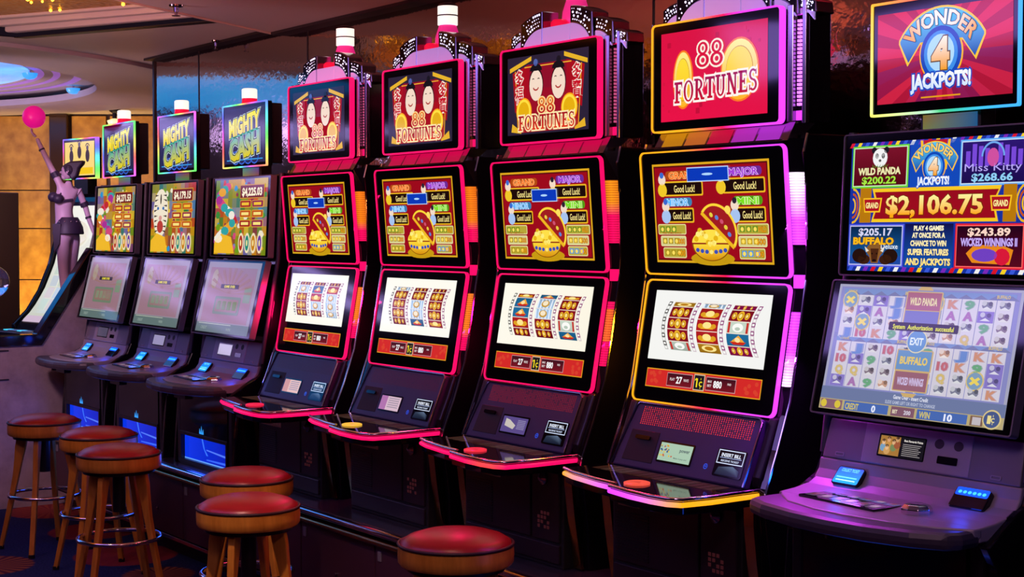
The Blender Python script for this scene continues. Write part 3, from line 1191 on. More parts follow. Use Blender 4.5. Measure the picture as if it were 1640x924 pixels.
def player_slide(bg, kind):
    a = Art()
    a.rect(-.103, -.068, .045, -.010, bg)
    a.l = 1
    if kind == 'teal':
        for k in range(26):
            a.ell(random.uniform(-.10, -.04), random.uniform(-.055, -.015), .004, .003, random.choice([S('30588a'), S('e0c040'), S('c86040')]), 6)
        a.text('power', .012, -.028, .012, .045, S('5a7070'), .03)
        a.text('Make it pop and', 0, -.055, .005, .06, S('506060'), .01)
    elif kind == 'ship':
        a.poly([(-.085, -.045), (-.03, -.055), (-.02, -.040), (-.06, -.022), (-.085, -.018)], S('c8c0b8'))
        for k in range(6):
            a.rect(-.012, -.022 - .006 * k, .035, -.019 - .006 * k, S('9088b0'))
    else:
        a.rect(-.103, -.068, -.055, -.010, S('b070a8') if kind == 'list' else S('d09080'))
        for k in range(5):
            a.rect(-.045, -.020 - .009 * k, .035, -.016 - .009 * k, S('a090a0'))
    return a


CR = 'four tall crowned machines with gold and red reel screens'
fortune_machine(-6.135, 'first crowned slot machine from the left, pink neon frames, screen reflecting blue room light', solid(PINK), 'faces', (.0, .072, .15), 1, sidecol_m12, lambda p, t: PINK, player_slide(S('e8b8a8'), 'rows'), S('fffdf0'), S('f4dca0'), (1, .02, .08), CR)
fortune_machine(-5.277, 'second crowned slot machine from the left, pink neon frames and yellow-lit round spin button', solid(PINK), 'faces', (.0, .075, .145), 2, sidecol_m12, lambda p, t: PINK, player_slide(S('d8b8c8'), 'list'), S('fffdf2'), S('f8e4b8'), (1, .55, .05), CR)
fortune_machine(-4.415, 'third crowned slot machine from the left, pink neon frames, console screen showing a ship picture', solid(PINK), 'faces', (.0, .072, .145), 3, sidecol_m3, lambda p, t: mix(PINK, S('ff5a20'), .5 if p and .3 < t < .6 else 0), player_slide(S('5a4a88'), 'ship'), S('fffdf2'), S('f8e4b8'), (1, .03, .06), CR)
fortune_machine(-3.55, 'crowned slot machine with orange to violet neon frames and two gold coins on its topper', rainbow_m4, 'coins', (-.005, .122, .185), 4, sidecol_m4, lambda p, t: (mix(ORANGE, VIOLET, t * 1.3 - .2) if p == 0 else mix(VIOLET, ORANGE, t * 2.2 - .3)), player_slide(S('a8c8b0'), 'teal'), S('f8f8f4'), S('f0f0ee'), (1, .10, .06), CR)
# ------------------------------------------------------------------ plain-topped machines
HT = Plane((3.31, 2.256), (3.31, 1.942))
HM = Plane((3.295, 1.897), (3.274, 1.50))
HL = Plane((3.262, 1.489), (3.17, 1.117))
HK = Plane((3.245, 1.100), (3.214, .988))


def hsv(h, s=1, v=1):
    import colorsys
    return tuple(c ** 2.0 for c in colorsys.hsv_to_rgb(h % 1, s, v))


def rainbow_w(u, v):
    if abs(v) > .148 and v < 0:
        return mix(S('f0f060'), S('20c8e8'), (u + .24) / .34) if u < .0 else mix(S('30c070'), S('38a8ff'), u / .2)
    if v > .148:
        return mix(S('ffb020'), mix(S('ff3060'), S('4080ff'), (u - .05) / .1), (u + .24) / .2)
    if u > 0:
        return S('48a8ff')
    return mix(S('e8f090'), S('ffc040'), (v + .15) / .3)


def rainbow_m(ph):
    def f(u, v):
        return mix(hsv(math.atan2(v, u) / (2 * pi) * 3 + ph, .85), (1, 1, 1), .12)
    return f


def wonder_logo(a, cx, cy, s, l0, small=False):
    """arched banner, round badge with a 4 and the word JACKPOTS!"""
    def ban(g, col):
        P = []
        for i in range(17):
            t = math.radians(148 - 116 * i / 16)
            P.append((cx + (.175 + g) * s * math.cos(t), cy - .075 * s + (.178 + g) * s * math.sin(t)))
        P += [(cx + (.148 + g) * s, cy + (.012) * s), (cx + (.118 + g * .6) * s, cy - (.045 + g * 1.8) * s), (cx + (.075) * s, cy + (.010 - g) * s)]
        P += [(cx - (.075) * s, cy + (.010 - g) * s), (cx - (.118 + g * .6) * s, cy - (.045 + g * 1.8) * s), (cx - (.148 + g) * s, cy + (.012) * s)]
        return P
    a.l = l0
    a.poly(ban(.006, None), S('ffc818'))
    a.ell(cx, cy - .028 * s, .078 * s, .085 * s, S('ffb810'), 28)
    a.l = l0 + 1
    a.poly(ban(0, None), vg(cy - .05 * s, cy + .1 * s, S('0c40a8'), S('58c8f8')))
    a.l = l0 + 2
    a.ell(cx, cy - .028 * s, .073 * s, .080 * s, S('0848b8'), 28)
    a.l = l0 + 3
    a.ell(cx, cy - .028 * s, .060 * s, .066 * s, S('3c90e8'), 28)
    a.l = l0 + 4
    a.ell(cx, cy - .026 * s, .048 * s, .054 * s, S('b0dcff'), 24)
    a.l = l0 + 5
    a.text('4', cx, cy - .025 * s, .088 * s, .052 * s, vg(cy - .07 * s, cy + .03 * s, S('f8a008'), S('fffbe8')), .05, S('6a4a10'), .03)

    def w(u, v):
        t = math.radians(90) - (u - cx) / (.150 * s)
        r = .150 * s + (v - cy)
        return (cx + r * math.cos(t), cy - .075 * s + r * math.sin(t) * 1.02)
    a.warp = w
    ws = .275 * s
    a.text('WONDER', cx, cy, .042 * s, ws, lambda u, v: mix(S('ffa818'), S('fff4e8'), 1.5 - abs(u - cx) / ws * 3.2) if not small else mix(S('ffb020'), S('fff090'), .5), .03, S('283868'), .035)
    a.warp = None
    a.text('JACKPOTS!', cx, cy - .102 * s, .042 * s, .21 * s, vg(cy - .12 * s, cy - .08 * s, S('d8e8ff'), S('ffffff')), .05, S('1048c0'), .08)


def art_w_top():
    a = Art()
    n = 40
    for k in range(n):
        t0, t1 = 2 * pi * k / n, 2 * pi * (k + 1) / n

        def edge(t):
            c, s_ = math.cos(t), math.sin(t)
            m = min(.222 / max(abs(c), 1e-6), .1235 / max(abs(s_), 1e-6))
            return (c * m, s_ * m)
        p, r = edge(t0), edge(t1)
        c = S('e02438') if k % 2 else S('b81428')
        if t0 > pi:
            c = mix(c, S('5a1458'), .45 + .3 * math.sin(k))
        P = [(0, 0), p]
        for cx, cy in ((.222, .1235), (-.222, .1235), (-.222, -.1235), (.222, -.1235)):
            ct = math.atan2(cy, cx) % (2 * pi)
            if t0 < ct < t1:
                P.append((cx, cy))
        P.append(r)
        a.poly(P, c)
    wonder_logo(a, -.004, .025, .93, 1)
    a.l = 1
    a.rect(-.07, -.116, .06, -.112, S('e8a010'))
    return a


def art_w_mid():
    a = Art()
    a.rect(-.297, -.184, .292, .173, S('14309c'))
    a.l = 1
    rays = [S('d81428'), S('f8d020'), S('3858d8'), S('f0f0f0'), S('7a28b8')]
    for k in range(22):
        u = -.297 + .0268 * k
        a.poly([(u, .173), (u + .012, .173), (u + .004, .160), (u - .008, .160)], rays[k % 5])
        a.poly([(u + .004, -.184), (u + .018, -.184), (u + .026, -.170), (u + .012, -.170)], rays[(k + 2) % 5])
    # centre column
    a.rect(-.088, .045, .076, .170, S('1048b8'))
    a.l = 2
    a.poly([(-.045, .17), (.035, .17), (.02, .10), (-.03, .10)], S('c01828'))
    a.poly([(-.055, .17), (-.047, .17), (-.035, .09), (-.045, .09)], S('ffc020'))
    a.poly([(.045, .17), (.037, .17), (.025, .09), (.035, .09)], S('ffc020'))
    wonder_logo(a, -.006, .112, .50, 3, True)
    # four corner games
    cor = [(-.291, .046, -.092, .163, '6ad818', '7a0c20', 'WILD PANDA', '$200.22', 'f0e8b0', 'a8e840'), (.078, .044, .286, .165, '60b0f8', '2a1470', 'Miss Kitty', '$268.66', 'b8a8f8', '90d0f8'),
           (-.294, -.172, -.098, -.054, '5058e0', '1460a8', 'BUFFALO', '$205.17', 'f8b818', 'd8d8f8'), (.072, -.172, .288, -.054, 'd81830', '58081c', 'WICKED WINNINGS II', '$243.89', 'c8b0f8', 'ffd8c8')]
    for i, (x0, y0, x1, y1, fc, bg, nm, amt, nc, ac) in enumerate(cor):
        cx = (x0 + x1) / 2
        W = x1 - x0
        a.l = 2
        a.rect(x0, y0, x1, y1, S(fc))
        a.l = 3
        a.rect(x0 + .004, y0 + .004, x1 - .004, y1 - .004, mix(S(fc), (1, 1, 1), .5) if i != 3 else S('ff6060'))
        a.l = 4
        B = S(bg)
        a.rect(x0 + .007, y0 + .007, x1 - .007, y1 - .007, vg(y0, y1, mix(B, (0, 0, 0), .6), B) if i < 2 else vg(y0, y1, B, mix(B, (0, 0, .01), .9)))
        a.l = 5
        ay = y0 + .0215 if i < 2 else y1 - .0215
        if i == 0:
            for dx, dy, rx, ry, c in ((-.022, .104, .009, .009, '141414'), (.022, .104, .009, .009, '141414'), (0, .083, .026, .026, 'f4f4f4')):
                a.ell(cx + dx, y0 + dy, rx, ry, S(c), 16)
                a.l = 6
            for dx in (-.011, .011):
                a.ell(cx + dx, y0 + .088, .006, .008, S('101010'), 10)
            a.ell(cx, y0 + .075, .005, .004, S('101010'), 8)
            a.l = 7
            for k in range(7):
                a.poly([(cx - .024 + .007 * k, y0 + .056), (cx - .020 + .007 * k, y0 + .056), (cx - .026 + .010 * k, y0 + .066)], S('4a9020'))
            a.l = 8
            a.text(nm, cx, y0 + .0465, .019, W * .74, S(nc), .05, S('3a2008'), .04)
        elif i == 1:
            for k in range(9):
                hh = .02 + .018 * ((k * 7) % 4) / 3
                a.rect(cx - .085 + .02 * k, y0 + .05, cx - .071 + .02 * k, y0 + .07 + hh, S('7848d8'))
            a.l = 6
            a.band(cx, y0 + .075, .036, .038, .031, .033, S('70a8f0'), 0, 180)
            a.ell(cx, y0 + .072, .018, .024, S('d050a0'), 14)
            a.text(nm, cx, y0 + .0475, .021, W * .84, S(nc), .0)
        elif i == 2:
            a.rect(x0 + .007, y0 + .007, x1 - .007, y0 + .03, S('1c48a0'))
            a.l = 6
            for dx in (-.055, .055):
                a.ell(cx + dx, y0 + .030, .026, .020, S('241008'), 16)
                a.ell(cx + dx * .7, y0 + .020, .022, .014, S('3a1c0c'), 14)
            a.l = 7
            a.ell(cx, y0 + .046, .030, .020, S('8a5a28'), 18)
            a.poly([(cx - .026, y0 + .046), (cx + .026, y0 + .046), (cx + .012, y0 + .010), (cx - .012, y0 + .010)], S('8a5a28'))
            a.l = 8
            a.poly([(cx - .015, y0 + .050), (cx + .015, y0 + .050), (cx + .009, y0 + .013), (cx - .009, y0 + .013)], S('4a2410'))
            for sx in (-1, 1):
                a.poly([(cx + sx * .020, y0 + .044), (cx + sx * .036, y0 + .056), (cx + sx * .030, y0 + .040)], S('e8e0d0'))
            a.l = 9
            for sx in (-1, 1):
                a.ell(cx + sx * .008, y0 + .036, .0025, .0025, S('100804'), 8)
            a.ell(cx, y0 + .017, .007, .004, S('140a06'), 8)
            a.l = 10
            a.text(nm, cx - .005, y0 + .0715, .019, W * .72, S(nc), .05, S('5a2c00'), .03)
            a.l = 10
            a.text('Deluxe', cx + .052, y0 + .057, .015, .058, S('e8f4ff'), .01)
        else:
            a.l = 5
            a.poly([(cx - .05, y0 + .016), (cx + .065, y0 + .012), (cx + .075, y0 + .05), (cx + .04, y0 + .062), (cx - .045, y0 + .062), (cx - .07, y0 + .04)], S('e88818'))
            a.l = 6
            a.ell(cx - .012, y0 + .036, .04, .017, S('7040c0'), 16)
            a.ell(cx + .042, y0 + .032, .024, .022, S('d81838'), 12)
            a.l = 7
            a.text(nm, cx, y0 + .070, .020, W * .80, S(nc), .04, S('5a1880'), .04)
        a.l = 8
        a.text(amt, cx, ay, .0200, W * .60, S(ac), .03, S('0c1010'), .025)
    # grand bar
    a.l = 3
    for sx in (-1, 1):
        for k in range(3):
            a.band(sx * .285, -.003, .030 - .009 * k, .050 - .014 * k, .025 - .009 * k, .044 - .014 * k, S('f0b818') if k % 2 == 0 else S('c85010'), 90 if sx > 0 else -90, 270 if sx > 0 else 90, 8)
        a.rect(sx * .238 - .020, -.050, sx * .238 + .020, .046, lambda u, v, s_=sx: mix(S('ffe060'), S('b87808'), abs(u - s_ * .238) / .02))
    a.l = 4
    a.poly([(-.215, .044), (.212, .044), (.192, .0), (.205, -.049), (-.215, -.049), (-.200, 0)], S('f8c820'))
    a.l = 5
    a.poly([(-.205, .034), (.204, .034), (.186, .0), (.197, -.040), (-.207, -.040), (-.192, 0)], lambda u, v: mix(S('d81028'), S('800818'), abs(u) * 4))
    a.l = 6
    for sx in (-1, 1):
        a.poly([(sx * .245, .018), (sx * .178, .018), (sx * .184, -.022), (sx * .240, -.022)], S('f8c020'))
        a.l = 7
        a.poly([(sx * .241, .014), (sx * .183, .014), (sx * .188, -.018), (sx * .236, -.018)], S('b01020'))
        a.l = 8
        a.text('GRAND', sx * .212, -.002, .016, .044, S('fff0a0'), .035)
        a.l = 6
    a.l = 9
    a.text('$2,106.75', -.002, -.002, .050, .315, vg(-.03, .025, S('ffa808'), S('fff8a0')), .035, S('7a2808'), .035)
    # message
    a.l = 3
    a.rect(-.094, -.172, .066, -.054, vg(-.172, -.054, S('0c50b0'), S('100c48')))
    a.l = 4
    for k, t in enumerate(['PLAY 4 GAMES', 'AT ONCE FOR A', 'CHANCE TO WIN', 'SUPER FEATURES', 'AND JACKPOTS']):
        a.text(t, -.014, [-.0655, -.0845, -.106, -.1295, -.1555][k], [.0125, .0135, .0145, .016, .0175][k], [.098, .108, .118, .134, .148][k], vg(-.18, -.05, S('ffe070'), S('fff8d0')), .05, S('0c2878'), .04)
    return a


def wash(c, k=.50, to='b4b0cc'):
    return mix(c, S(to), k)


def art_w_low():
    a = Art()
    rn = random.Random(3)
    a.rect(-.305, -.175, .305, .179, S('a4a4bc'))
    sym = [('A', 'a050a0'), ('K', 'd08030'), ('Q', 'd8b828'), ('J', '3878c8'), ('9', '38a048'), ('10', 'c04038'), ('*', '000000'), ('b', '402878'), ('c', 'c08040'), ('e', '505868')]
    for row, (v1, v0) in enumerate(((.150, .030), (.018, -.108))):
        a.l = 1
        a.rect(-.296, v0 - .004, .296, v1 + .022, wash(S('6068b8'), .35))
        a.l = 2
        a.rect(-.284, v1, .284, v1 + .017, wash(S('3878c0'), .35))
        a.l = 3
        for k in range(12):
            u = -.27 + .047 * k
            a.poly([(u, v1), (u + .024, v1 + .012), (u + .048, v1)], wash(S('284888'), .35))
        for half in (0, 1):
            x0 = -.282 if half == 0 else .012
            cw = .054
            a.l = 5
            a.text('FREE GAMES'[:4], x0 + .03, v1 + .009, .008, .03, S('c8b070'), .02)
            a.text('BUFFALO', x0 + .235, v1 + .009, .009, .04, wash(S('d8b830'), .2), .03)
            for c in range(5):
                a.l = 3
                u0 = x0 + cw * c
                a.rect(u0 + .001, v0, u0 + cw - .001, v1, S('cfcad8'))
                ch = (v1 - v0) / 4
                for r in range(4):
                    cy = v0 + ch * (r + .5)
                    cx = u0 + cw / 2
                    t, h = sym[rn.randrange(len(sym))]
                    if (row, half, c, r) in ((0, 0, 0, 3), (0, 0, 1, 1), (0, 1, 0, 3), (1, 1, 3, 1)):
                        a.l = 5
                        a.ell(cx, cy, .028, .026, wash(S('e0c030'), .3), 18)
                        a.l = 6
                        a.ell(cx, cy, .024, .022, wash(S('5890b0'), .3), 18)
                        a.l = 7
                        a.text('×', cx, cy, .03, .026, S('e8d060'), .04)
                        continue
                    a.l = 4
                    if t in ('*', 'b', 'c', 'e'):
                        c1 = wash(S({'*': '5a3a2a', 'b': '4a2a9a', 'c': 'c88838', 'e': '505868'}[t]), .32)
                        if t == 'b':
                            a.rect(u0 + .002, cy - ch / 2, u0 + cw - .002, cy + ch / 2, wash(S('6a50c0'), .3))
                            a.l = 5
                        a.ell(cx, cy, .017, .010, c1, 10)
                        a.l = 6
                        a.ell(cx - .009, cy + .006, .008, .007, mix(c1, (1, 1, 1), .4), 8)
                        a.ell(cx + .010, cy + .005, .007, .006, mix(c1, (0, 0, 0), .5), 8)
                        a.poly([(cx - .016, cy - .010), (cx + .016, cy - .010), (cx, cy - .002)], mix(c1, (1, 1, 1), .6))
                    else:
                        a.text(t, cx, cy, .021, .024 if len(t) == 1 else .032, wash(S(h), .25), .05, wash(S(h), .65), .05)
    for (cy, hh, ww, bg, nm, nc) in ((.138, .024, .056, 'a02c38', 'WILD PANDA', 'e8d8a0'), (.092, .020, .056, '5058b0', '', 'e0e0ff'), (-.022, .026, .056, '3c88c0', 'BUFFALO', 'e8c850'), (-.078, .025, .054, '8c2c38', 'WICKED WINNINGS', 'd0c0e8')):
        a.l = 8
        a.rr(-ww - .004, cy - hh - .003, ww + .004, cy + hh + .003, .004, wash(S('d0a838'), .25))
        a.l = 9
        a.rect(-ww, cy - hh, ww, cy + hh, wash(S(bg), .25))
        if nm:
            a.l = 10
            a.text(nm, 0, cy, .020, ww * 1.6, wash(S(nc), .1), .04)
    for cy in (.168, -.110):
        a.l = 8
        a.poly([(-.026, cy), (-.016, cy + (.01 if cy > 0 else -.01)), (.016, cy + (.01 if cy > 0 else -.01)), (.026, cy)], wash(S('d0a838'), .2))
    a.l = 10
    a.ell(0, .030, .034, .032, S('d8d0b0'), 24)
    a.l = 11
    a.ell(0, .030, .031, .029, wash(S('2888c8'), .25), 24)
    a.l = 12
    a.text('EXIT', 0, .030, .020, .042, S('e0ecf0'), .03)
    a.l = 13
    a.rr(-.102, .056, .128, .079, .004, S('262414'))
    a.l = 14
    a.text('System  Authorization  successful', .013, .067, .0125, .200, S('f0f028'), .02)
    a.l = 2
    a.rect(-.305, -.146, .305, -.112, S('6c78a0'))
    a.l = 3
    a.text('Game Over - Insert Credit', .008, -.122, .011, .115, S('e4e6f4'), .02)
    a.text('SLIDE GAME LEFT OR RIGHT TO CHANGE', .008, -.137, .009, .165, S('b8c0d8'), .02)
    a.l = 2
    a.rect(-.305, -.175, .305, -.145, S('b8a878'))
    a.l = 3
    for u0, u1, c in ((-.300, -.222, '886070'), (-.214, -.060, '4868b0'), (-.050, .028, '80586a'), (.036, .196, '4868b0'), (.205, .244, '806050')):
        a.rect(u0, -.173, u1, -.148, S(c))
    a.l = 4
    for cx in (-.288, -.238):
        a.ell(cx, -.160, .011, .011, S('d8c040'), 12)
    a.text('CREDIT', -.186, -.161, .017, .046, S('d0c068'), .03)
    a.text('0', -.110, -.161, .018, .012, S('e8ecff'), .04)
    a.text('BET', -.036, -.161, .010, .016, S('e8dcc0'), .03)
    a.text('200', .005, -.161, .011, .022, S('d8d0e0'), .03)
    a.text('WIN', .062, -.161, .017, .034, S('d0c068'), .03)
    a.text('10', .137, -.161, .018, .024, S('e8ecff'), .04)
    a.rect(.212, -.171, .238, -.151, S('c0b8c0'))
    a.l = 5
    a.ell(.270, -.153, .028, .025, S('d8c488'), 22)
    a.l = 6
    a.ell(.270, -.153, .024, .021, S('485888'), 22)
    a.l = 7
    a.text('1', .263, -.153, .020, .006, S('e8d890'), .04)
    a.text('c', .274, -.151, .018, .010, S('e8d890'), .01)
    a.rect(.2732, -.166, .2750, -.161, S('e8d890'))
    a.rect(.2732, -.146, .2750, -.141, S('e8d890'))
    return a


def art_m_top(k):
    a = Art()
    a.rect(-.224, -.136, .224, .136, lambda u, v: mix(S('182058'), S('2a2a40'), .5 + .5 * math.sin(u * 22 + v * 14)))
    a.l = 1
    for j in range(4):
        a.band(-.10 + .07 * j, -.108, .045, .035, .038, .028, S('3060d0'), 0, 360, 12)
    a.rect(-.20, -.122, .20, -.116, S('3898e0'))

    def w(u, v):
        return (u, v + .13 * u)
    a.warp = w
    g = vg(.01, .105, S('f0d000'), S('fff048'))
    a.l = 2
    for t, cy, h, w_, cc in (('MIGHTY', .058, .080, .330, g), ('CASH', -.050, .104, .320, vg(-.10, .01, S('e0cc10'), S('40b0a0')))):
        a.l = 2
        a.text(t, 0, cy, h, w_, S('c8d8d8'), .115)
        a.l = 3
        a.text(t, 0, cy, h, w_, cc, .05, S('0c3020'), .035)
    a.l = 3
    a.poly([(-.16, .006), (.15, .002), (.15, .012), (-.16, .014)], S('28a888'))
    a.warp = None
    return a


def art_m_mid(k):
    rn = random.Random(10 + k)
    a = Art()
    pal = [S('6a9a18'), S('d8a010'), S('c83820'), S('e8c838'), S('388838'), S('d87018'), S('8a2040')]
    nx, ny = 12, 8
    for i in range(nx):
        for j in range(ny):
            u0, v0 = -.29 + .58 * i / nx, -.186 + .372 * j / ny
            b0 = pal[(2 * (i * 3 + k) // 5 + j * 2 // 3) % 7] if j < 4 else pal[(i // 3 + j + k) % 5]
            a.rect(u0, v0, u0 + .58 / nx, v0 + .372 / ny, tuple(.72 * t for t in mix(mix(b0, S('e0b020'), rn.random() * .5), S('2878d0'), .75 * max(0, math.sin(i * 1.1 + k) * math.cos(j * .9 + k)))))  # blue mix paints in the blue streaks reflected on the glass
    for j in range(40):
        a.l = 1 + j % 2
        x, y, r1 = rn.uniform(-.27, .27), rn.uniform(-.17, .17), rn.uniform(.012, .04)
        a.poly([(x + r1 * rn.uniform(.5, 1) * math.cos(t), y + r1 * .6 * math.sin(t)) for t in (0, 1, 2, 3.2, 4.2, 5.3)], rn.choice(pal + [S('e8e0c8'), S('2890c8'), S('d04878')]))
    if k == 2:
        a.l = 3
        a.ell(-.16, .03, .10, .130, S('f0e4cc'), 20)
        a.l = 4
        for j in range(8):
            y = .13 - .028 * j
            for sx in (-1, 1):
                x = -.16 + sx * (.088 - .004 * abs(j - 3))
                a.poly([(x, y), (x, y - .012), (x - sx * .05, y - .004 + .006 * (j % 2))], S('40342c'))
        a.ell(-.16, .105, .010, .03, S('40342c'), 8)
        a.ell(-.16, -.045, .042, .034, S('b83c34'), 14)
        for sx in (-1, 1):
            a.ell(-.16 + sx * .036, .055, .014, .009, S('2868b0'), 10)
        a.ell(-.16, .002, .022, .014, S('d89890'), 10)
    else:
        for j in range(22):
            a.l = 3 + j % 3
            t = j / 21
            a.ell(-.16 + .085 * math.sin(t * 8 + k), .15 - .27 * t, .034 + .02 * rn.random(), .022, rn.choice([S('d04878'), S('e8a028'), S('c02828'), S('a83090'), S('f0e8d8'), S('30a0a0')]), 9)
    a.l = 6
    a.rect(-.005, .088, .262, .158, S('c89020'))
    a.l = 7
    a.rect(.0, .093, .257, .153, S('701414'))
    a.l = 8
    a.text({1: '$4,271.53', 2: '$4,179.15', 3: '$4,225.03'}[k], .129, .123, .038, .215, S('fff0d0'), .04)
    for j in range(3):
        for u0, c in ((.0, 'a01818'), (.134, '8a1848')):
            a.l = 6
            a.rr(u0, .045 - .048 * j, u0 + .122, .081 - .048 * j, .006, S('e0b030'))
            a.l = 7
            a.rr(u0 + .004, .048 - .048 * j, u0 + .118, .078 - .048 * j, .005, S(c) if (j + k) % 2 else S('c05010'))
            a.l = 8
            a.rect(u0 + .02, .056 - .048 * j, u0 + .10, .070 - .048 * j, S('f8e080') if j else S('f0c030'))
    for j in range(4):
        a.l = 6
        a.ell(.025 + .068 * j, -.128, .030, .050, S('f0e0b8'), 16)
        a.l = 7
        a.ell(.025 + .068 * j, -.128, .021, .038, [S('b03020'), S('208878'), S('c88010'), S('6838a0')][j], 14)
        a.l = 8
        a.ell(.025 + .068 * j, -.128, .008, .016, S('f8e8a0'), 8)
    a.l = 5
    a.poly([(-.28, -.18), (-.05, -.18), (-.09, -.10), (-.2, -.08), (-.28, -.12)], S('f0b828'))
    return a


def art_m_low(k):
    a = Art()
    a.rect(-.295, -.178, .295, .178, lambda u, v: mix(S('8c8494'), S('98888e'), .5 + .5 * math.sin(u * 12)))
    a.l = 1
    a.rect(-.26, -.125, .26, .150, S('94707a'))
    a.l = 2
    for j in range(12):
        a.poly([(0, .02), (.25 * math.cos(j * .28), .02 + .13 * abs(math.sin(j * .28))), (.25 * math.cos(j * .28 + .12), .02 + .13 * abs(math.sin(j * .28 + .12)))], S('946e66'))
    a.ell(-.19, .09, .035, .05, S('a0907c'), 14)
    a.rr(-.14, -.085, .15, .005, .01, S('6a7a64'))
    a.rect(.17, -.02, .245, .055, S('74886c'))
    a.l = 3
    a.rr(-.12, -.072, .13, -.008, .008, S('8a6a60'))
    for j in range(4):
        a.rr(-.105 + .058 * j, -.062, -.058 + .058 * j, -.018, .005, S('76856a'))
    a.l = 5
    a.rect(-.10, .045, .10, .066, S('241c14'))
    a.l = 6
    a.text('GAME OVER', 0, .0555, .013, .12, S('e8d828'), .03)
    a.l = 1
    a.rect(-.295, -.178, .295, -.130, S('5c706c'))
    a.l = 2
    a.rect(-.27, -.137, .1, -.133, S('a8b0a0'))
    a.text('CREDIT', -.2, -.156, .015, .07, S('889890'), .02)
    a.text('WIN', .08, -.156, .015, .05, S('889890'), .02)
    return a


def blank_art(pl, hw, hh):
    a = Art()
    a.rect(-hw, -hh, hw, hh, S('484068'))
    return a


def helix_machine(xc, label, tops, mids, lows, tcol, photo, grp, has_lamp=True):
    root = thing('slot_machine', (xc, YB, ZB), label, 'slot machine', grp)
    mb = MB(BASE)
    mb.prism([(3.34, 1.90), (3.33, 1.49), (3.28, 1.20), (3.28, .96), (3.26, .88), (3.20, .86), (3.20, .47), (3.80, .47), (3.80, 1.90)], -.315, .315)
    cheek = [(3.345, 1.905), (3.335, 1.70), (3.325, 1.50), (3.285, 1.28), (3.250, 1.10), (3.235, 1.0), (3.21, .945), (3.15, .915), (3.06, .86), (3.10, .80), (3.085, .62), (3.075, .47), (3.85, .47), (3.85, 1.86), (3.80, 1.905)]
    for sx in (-1, 1):
        mb.prism(cheek, sx * .322, sx * .352)
    mb.build('cabinet', gloss, root, bevel=.006)
    # thin grey edging on the right-hand and left-hand cheeks
    for sx in (-1, 1):
        mb = MB(BASE)
        mb.tube([(sx * .337, y - .003, z) for y, z in cheek[:6]], .012, 8)
        mb.build('edge_trim', bumper, root, True)
    display(root, 'game_display', HM, .326, .199, .010, solid((1, 1, 1)), mids, .004, .03, framem=dgrey)
    display(root, 'reel_display', HL, .334, .1915, .010, solid((1, 1, 1)), lows, .004, .03, framem=dgrey)
    display(root, 'topper_display', HT, .245, .157, .006, tcol, tops, .0065, .030, rd=.007)
    mb = MB(BASE)
    mb.box(-.225, .235, 3.335, 3.40, 1.955, 2.245)
    mb.box(-.10, .10, 3.345, 3.41, 1.89, 1.96)
    mb.build('topper_housing', black, root, bevel=.006)
    mb = MB(BASE)
    mb.add([(-.09, 3.344, 1.90), (.09, 3.344, 1.90), (.09, 3.344, 1.94), (-.09, 3.344, 1.94)], [(0, 1, 2, 3)], 0, [tcol(-.2, -.15), tcol(.2, -.15), tcol(.1, .1), tcol(-.1, .1)])
    mb.build('neck_light', DIM, root)
    if has_lamp:
        lx, ly = -.062, 3.37
        mb = MB(BASE)
        mb.lathe([(.041, 2.245), (.041, 2.262), (.038, 2.266), (.038, 2.286)], (lx, ly, 0), 20)
        sl = mb.build('signal_lamp', redglass, root, True)
        mb = MB(BASE)
        mb.lathe([(.0385, 2.287), (.0385, 2.33), (.032, 2.335), (.001, 2.336)], (lx, ly, 0), 20)
        mb.build('white_lens', whiteglass, sl, True)
    # console
    mb = MB(BASE)
    slab(mb, HK, [(-.322, .056), (.322, .056), (.328, -.056), (-.328, -.056)], -.03, 0)
    con = mb.build('console', dgrey, root, bevel=.003)
    mb = MB(BASE)
    slab(mb, HK, [(-.188, .055), (.170, .055), (.172, -.053), (-.186, -.053)], -.01, .0025)
    cp = mb.build('console_plate', grey, con, bevel=.002)
    mb = MB(BASE)
    slab(mb, HK, rrect(.158, .062, .003, 3, -.055, 0), .0, .0035)
    ps = mb.build('player_screen', gloss, cp)
    mb = MB(BASE)
    photo.put(mb, HK, .004)
    mb.build('screen', SCR, ps)
    mb = MB(BASE)
    for cx in (.066, .128):
        slab(mb, HK, [(cx + .015 * math.cos(t * pi / 8), .023 + .013 * math.sin(t * pi / 8)) for t in range(16)], .0, .0032)
    mb.build('speaker_hole', matte, cp)
    mb = MB(BASE)
    slab(mb, HK, rrect(.064, .020, .003, 3, .100, -.018), .0, .0045)
    mb.build('card_slot', gloss, cp)
    for cx in (-.265, .255):
        mb = MB(BASE)
        ring(mb, HK, rrect(.032, .011, .003, 3, cx, -.042), rrect(.026, .006, .002, 3, cx, -.042), .0, .002)
        mb.build('lock_plate', grey, con)
    # swept deck
    sweep = [(3.214, .988), (3.207, .958), (3.190, .935), (3.160, .920), (3.11, .911), (3.05, .906)]
    mb = MB(BASE)
    mb.prism(sweep + [(3.05, .87), (3.235, .87), (3.235, .988)], -.335, .335)
    mb.prism([(-.335, 3.06), (-.295, 3.02), (-.22, 2.965), (-.10, 2.935), (.0, 2.93), (.14, 2.945), (.25, 2.98), (.335, 3.03), (.335, 3.06)], .880, .906, 'z')
    dk = mb.build('button_deck', grey, root, bevel=.004)
    mb = MB(BASE)
    mb.prism([(-.335, 3.06), (-.338, 2.955), (-.325, 2.925), (-.25, 2.893), (-.12, 2.868), (0, 2.862), (.12, 2.872), (.24, 2.905), (.320, 2.95), (.337, 2.985), (.335, 3.06)], .858, .902, 'z')
    mb.build('bumper', bumper, dk, bevel=.016)
    mb = MB(BASE)
    mb.prism([(-.245, 3.035), (-.215, 3.195), (.045, 3.170), (.035, 3.015)], .900, .9125, 'z')
